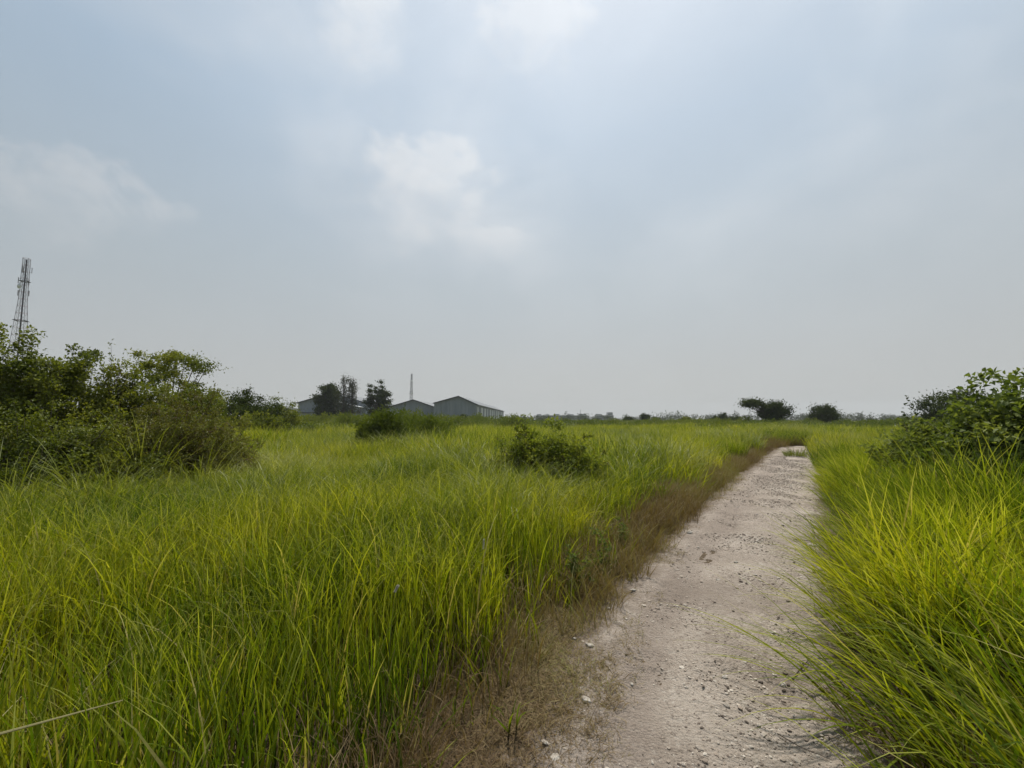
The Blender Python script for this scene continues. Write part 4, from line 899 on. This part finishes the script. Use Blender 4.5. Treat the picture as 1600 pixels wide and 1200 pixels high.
for i in range(12):                                # pale translucent panels along the side wall
    f0 = 3+i*12.2; f1 = f0+(6.4 if i % 3 else 3.6); g0, g1 = shift*f0/far, shift*f1/far
    z0, z1 = .9, e1-.9
    V = [(b+g0+.03, f0, z0), (b+g1+.03, f1, z0), (b+g1+.03, f1, z1), (b+g0+.03, f0, z1)]; V += [(x+.07, y, z) for x, y, z in V]
    MB().add(V, quad=[(0, 1, 2, 3), (4, 7, 6, 5), (0, 4, 5, 1), (1, 5, 6, 2), (2, 6, 7, 3), (3, 7, 4, 0)]).build('panel', M['sheet_pale'], root)
MB().box(b-4.5, b-.2, -.35, -.06, 0, 2.3).build('loading_door', M['opening'], root)
MB().box(b-4.8, b+.2, -1.3, -.07, 2.35, 2.6).build('canopy', M['sheet_pale'], root)
warehouse('plain grey gabled warehouse in the middle of the three', 608, 645.5, 678, 636, 625, 636, 186.0, 70, M['sheet'])
Y = 175.0
root, a, b, e0, hr, e1 = warehouse('left grey warehouse half hidden by dark trees', 465, 517, 571, 629.5, 615, 629.5, Y, 60, M['sheet'], over=1.2)
MB().box(a-.9, a+22, -3.0, -.07, 0, 4.0).build('lean_to', M['sheet'], root)
MB().box(a-1.2, a+22.4, -3.5, -.08, 4.03, 4.4).build('lean_to_roof', M['fascia'], root)
MB().box(a-.8, a+24, -3.25, -3.01, .0, 2.0).build('plinth', M['sheet_pale'], root)
x0 = GX(524, Y)-GX(517, Y); x1 = GX(567, Y)-GX(517, Y)
z0, z1 = GZ(640, Y), GZ(628, Y)
MB().prism([(x0, 0), (x1, 0), (x1, z0+.9), (x0+1.5, z1), (x0, z1)], -6, -.09).build('annex', M['sheet_dark'], root)
MB().prism([(x0+1.4, z1+.05), (x1+.6, z0+.75), (x1+.6, z0+.98), (x0+1.4, z1+.28)], -6.6, -.1).build('annex_roof', M['sheet_pale'], root)
MB().box(x0+.3, x1-2.5, -6.12, -6.01, 0, z0-.6).build('loading_bay', M['opening'], root)  # solid dark slab; its colour stands for the shade inside the open bay
MB().box(x0, x1-1.2, -7.2, -6.01, z0-.5, z0-.1).build('bay_canopy', M['sheet_pale'], root)
# low shed left of it
root = thing('shed', 'low dark shed peeping out left of the left warehouse', 'shed', (GX(448, 190), 190, 0))
MB().box(-9, 4, 0, 9, 0, 5.2).build('wall', M['sheet_dark'], root)
MB().prism([(-9.5, 5.22), (4.5, 5.22), (4.5, 5.5), (-2, 7.0), (-9.5, 5.5)], -.5, 9.5).build('roof', M['fascia'], root)

# pale blocks on the horizon
def far_block(label, px0, px1, py, Y, depth, bumps, mat, storeys, cols):
    x0, x1, H = GX(px0, Y), GX(px1, Y), GZ(py, Y); xm = (x0+x1)/2; root = thing('far_building', label, 'building', (xm, Y, 0), group='pale buildings on the horizon')
    MB().box(x0-xm, x1-xm, 0, depth, 0, H).build('wall', mat, root)
    MB().box(x0-xm-.4, x1-xm+.4, -.4, depth+.4, H+.02, H+.5).build('parapet', M['plaster'], root)
    for f0, f1, hh in bumps:
        MB().box(x0-xm+(x1-x0)*f0, x0-xm+(x1-x0)*f1, .5, depth*.7, H+.52, H+.5+hh).build('roof_house', M['plaster_grey'], root)
    wm = MB().box(-.5, .5, -.12, -.02, -.5, .5).mesh('window', M['glass'])
    ww = (x1-x0)/cols; sh = H/storeys
    for i in range(cols):
        for j in range(storeys-2, storeys):
            o = bpy.data.objects.new('window', wm); COL.objects.link(o); o.parent = root
            o.location = (x0-xm+ww*(i+.5), 0, sh*(j+.5)); o.scale = (ww*.55, 1, sh*.5)
    return root
rt = far_block('long pale row of flat-roofed houses on the horizon right of the warehouses', 838, 917, 649.5, 480, 14, ((.02, .1, 1.2), (.2, .26, 1.0), (.36, .46, 1.3), (.62, .74, 1.1), (.86, .99, 1.4)), M['plaster_grey'], 3, 26)
xm = GX(877.5, 480)
rt2 = far_block('short pale block with a raised roof on the horizon, right of the long row', 933, 959, 649.5, 470, 14, ((.0, .3, 1.2), (.68, .95, 3.2)), M['plaster_grey'], 3, 9)
mast = thing('radio_mast', 'thin mast rising above the long pale row of houses', 'mast', (GX(907, 470), 470, 0))
zt = GZ(640, 470)
MB().tube([(0, 0, 0), (0, 0, zt)], [.28, .16], 5).build('pole', M['steel'], mast); MB().box(-.7, .7, -.06, .06, zt-1.6, zt-1.4).build('crossbar', M['steel'], mast)

# ------------------------------------------------------------------ lattice towers
def lattice_tower(label, loc, H, wb, wm, zm, wt, bays, t0, rz, antennas, mats, shaft=False):
    root = thing('lattice_tower', label, 'tower', loc, rz)
    def w(z): return np.interp(z, [0, zm, H], [wb, wm, wt])/2
    zs = [0]; r_ = 1.0
    k = bays; zz = np.linspace(0, 1, k+1)**.85*H
    cn = ((-1, -1), (1, -1), (1, 1), (-1, 1))
    for sx, sy in cn:
        MB().tube([(sx*w(z), sy*w(z), z) for z in zz], t0, 4).build('leg', mats[0], root)
    for f in range(4):
        (ax, ay), (bx, by) = cn[f], cn[(f+1) % 4]; mb = MB(); hb = MB()
        for i in range(k):
            z0, z1 = zz[i], zz[i+1]; w0, w1 = w(z0), w(z1)
            mb.tube([(ax*w0, ay*w0, z0), (bx*w1, by*w1, z1)], t0*.55, 3); mb.tube([(bx*w0, by*w0, z0), (ax*w1, ay*w1, z1)], t0*.55, 3)
            hb.tube([(ax*w1, ay*w1, z1), (bx*w1, by*w1, z1)], t0*.65, 3)
        mb.build('bracing', mats[0], root); hb.build('girts', mats[1], root)
    MB().box(-.16, .16, -.06, .06, .2, H-.3).build('cable_ladder', M['cable'], root)
    for z, ang, kind in antennas:
        ww = w(z); ca, sa = math.cos(ang), math.sin(ang); ex = 1.35*ww+.35
        an = MB()
        if kind == 'panel':
            an.box(-.10, .10, -.07, .07, -.8, .8); an.tube([(0, .12, .6), (0, ex-ww*.9, .6)], .04, 3); an.tube([(0, .12, -.6), (0, ex-ww*.9, -.6)], .04, 3)
        else:
            n_ = 14; p = [(0, -.3, 0)]+[(.75*math.cos(q*6.283/n_), .12, .75*math.sin(q*6.283/n_)) for q in range(n_)]
            p2 = [(x, y+.12, z_) for x, y, z_ in p[1:]]
            an.add(p+p2, tri=[(0, 1+(q+1) % n_, 1+q) for q in range(n_)], quad=[(1+q, 1+(q+1) % n_, n_+1+(q+1) % n_, n_+1+q) for q in range(n_)]); an.tube([(0, .1, 0), (0, ex-ww*.7, 0)], .07, 4)
        o = an.build('antenna' if kind == 'panel' else 'dish', M['dish'] if kind != 'panel' else M['steel'], root)
        o.location = (ca*ex, sa*ex, z); o.rotation_euler = (0, 0, ang+math.pi/2)
    for z in (H*.62, H*.86):
        ww = w(z)+.35; pl = MB()
        pl.box(-ww, ww, -ww, -ww+.5, z-.08, z); pl.box(-ww, ww, ww-.5, ww, z-.08, z); pl.box(-ww, -ww+.5, -ww+.52, ww-.52, z-.08, z); pl.box(ww-.5, ww, -ww+.52, ww-.52, z-.08, z)
        pl.build('platform', M['cable'], root)
    return root
p = P(42, 404, 118)
ant = [(p[2]-3.2, a_, 'panel') for a_ in (.3, 2.4, 4.5)]+[(p[2]-6.5, a_, 'panel') for a_ in (1.2, 3.3, 5.4)]+[(p[2]-10, 2.9, 'panel'), (p[2]-10, 6.0, 'panel'), (p[2]-8.2, 4.0, 'dish')]
lattice_tower('tall four-legged lattice telecom tower behind the thicket at the left edge', (p[0], p[1], 0), p[2], 4.9, 1.35, p[2]*.74, 1.15, 21, .055, .5, ant, (M['steel'], M['steel_red']))
p = P(643.3, 584, 420)
ant = [(p[2]-7, 4.2, 'dish'), (p[2]-7, 5.3, 'dish'), (p[2]-10, 3.2, 'panel'), (p[2]-19, 4.7, 'dish'), (p[2]-19, 3.4, 'dish'), (p[2]-19, 5.9, 'dish')]
lattice_tower('slim pale lattice mast far behind the middle warehouse', (p[0], p[1], 0), p[2], 3.0, 2.3, p[2]*.5, 1.2, 18, .11, .4, ant, (M['steel'], M['steel']))

# ------------------------------------------------------------------ small things on and by the path
def stalk(name, label, pts, r0, mat, cat):
    pts = np.array(pts, float); return tag(MB().tube(pts, np.linspace(r0, r0*.35, len(pts)), 5).build(name, mat), label, cat, 'stray stalks by the path')
def gp(px, py, z): x, y, _ = ground_at(px, py); return (x, y, float(surf_z(x, y)[0])+z)
stalk('dry_stalk', 'dark dry stalk leaning up at the right edge of the path, mid-way along', [gp(1275, 970, .0), np.array(gp(1272, 960, .10)), np.array(gp(1266, 950, .21))], .003, M['twig'], 'stalk')
stalk('dry_stalk', 'short thick dark stalk lying on the path under the overhanging blades', [gp(1238, 1065, .012), gp(1256, 1052, .02), gp(1272, 1040, .03)], .005, M['twig'], 'stalk')
stalk('dry_stalk', 'long thin stem lying across the lower right of the path', [gp(1215, 1150, .008), gp(1250, 1172, .014), gp(1300, 1200, .012)], .0026, M['twig'], 'stalk')
stalk('dry_stalk', 'bent thin stem near the bottom right edge of the path', [gp(1270, 1162, .012), gp(1295, 1172, .05), gp(1318, 1195, .02)], .003, M['twig'], 'stalk')
stalk('dry_stalk', 'thin stem arching over the path from the right, furthest along', [gp(1282, 850, .01), gp(1258, 820, .10), gp(1222, 790, .05)], .005, M['twig'], 'stalk')
stalk('dry_stalk', 'thin stem lying on the path by the white slab', [gp(1240, 845, .01), gp(1258, 850, .03), gp(1284, 853, .02)], .005, M['twig'], 'stalk')
a_, b_, c_ = P(-20, 1152, 1.35), P(90, 1122, 1.42), P(192, 1094, 1.5)
stalk('straw_stalk', 'pale straw stalk bent level across the grass at the lower left corner', [a_, b_, c_], .0045, M['straw'], 'stalk')
def spike(label, px, py, Y, ln, seed, droop):
    r = np.random.default_rng(seed); top = np.array(P(px, py, Y)); root = thing('grass_spike', label, 'seed head', (top[0]-.03, Y, 0), group='white grass spikes')
    L0 = np.array([.03, 0, top[2]]); pts = bez(np.zeros(3), np.array([0, 0, top[2]*.6]), L0, 7); MB().tube(pts, np.linspace(.002, .0012, 7), 4).build('stem', M['stem_green'], root)
    hd = MB(); ax = bez(L0, L0+np.array([droop*.4*ln, 0, ln*.5*(1-droop)]), L0+np.array([droop*.5*ln, 0, ln*(.9-1.6*droop)]), 9)
    m_ = 420; t_ = r.random(m_); pp = np.stack([np.interp(t_, np.linspace(0, 1, 9), ax[:, c]) for c in range(3)], 1)
    hd.leaves(pp, norm(r.normal(size=(m_, 3))+np.array([0, 0, .5])), norm(r.normal(size=(m_, 3))), .009, .0016, r); hd.tube(ax, .0018, 5); hd.build('plume', M['plume'], root)
spike('fluffy white drooping grass spike standing in the meadow at the lower centre', 617, 925, 2.3, .09, 1, .35)
spike('slim white grass spike further back in the meadow', 755, 858, 3.4, .10, 2, .1)
spike('small white drooping spike in the right-hand grass', 1376, 858, 3.6, .08, 3, .4)

# ------------------------------------------------------------------ the hazy air
hz = MB().box(-1600, 1600, -1600, 1600, -1.5, 56); hb_ = hz.build('haze'); hb_.data.materials.clear()
m = bpy.data.materials.new('hazy_air'); m.use_nodes = True; t = NT(m.node_tree); t.n.clear()
pv = t.node('ShaderNodeVolumePrincipled'); pv.inputs['Color'].default_value = (.80, .83, .86, 1); pv.inputs['Density'].default_value = .0003; pv.inputs['Anisotropy'].default_value = 0
o = t.node('ShaderNodeOutputMaterial'); t.l.new(pv.outputs[0], o.inputs['Volume']); hb_.data.materials.append(m)
tag(hb_, 'pale hazy air over the whole field', 'haze', kind='stuff')
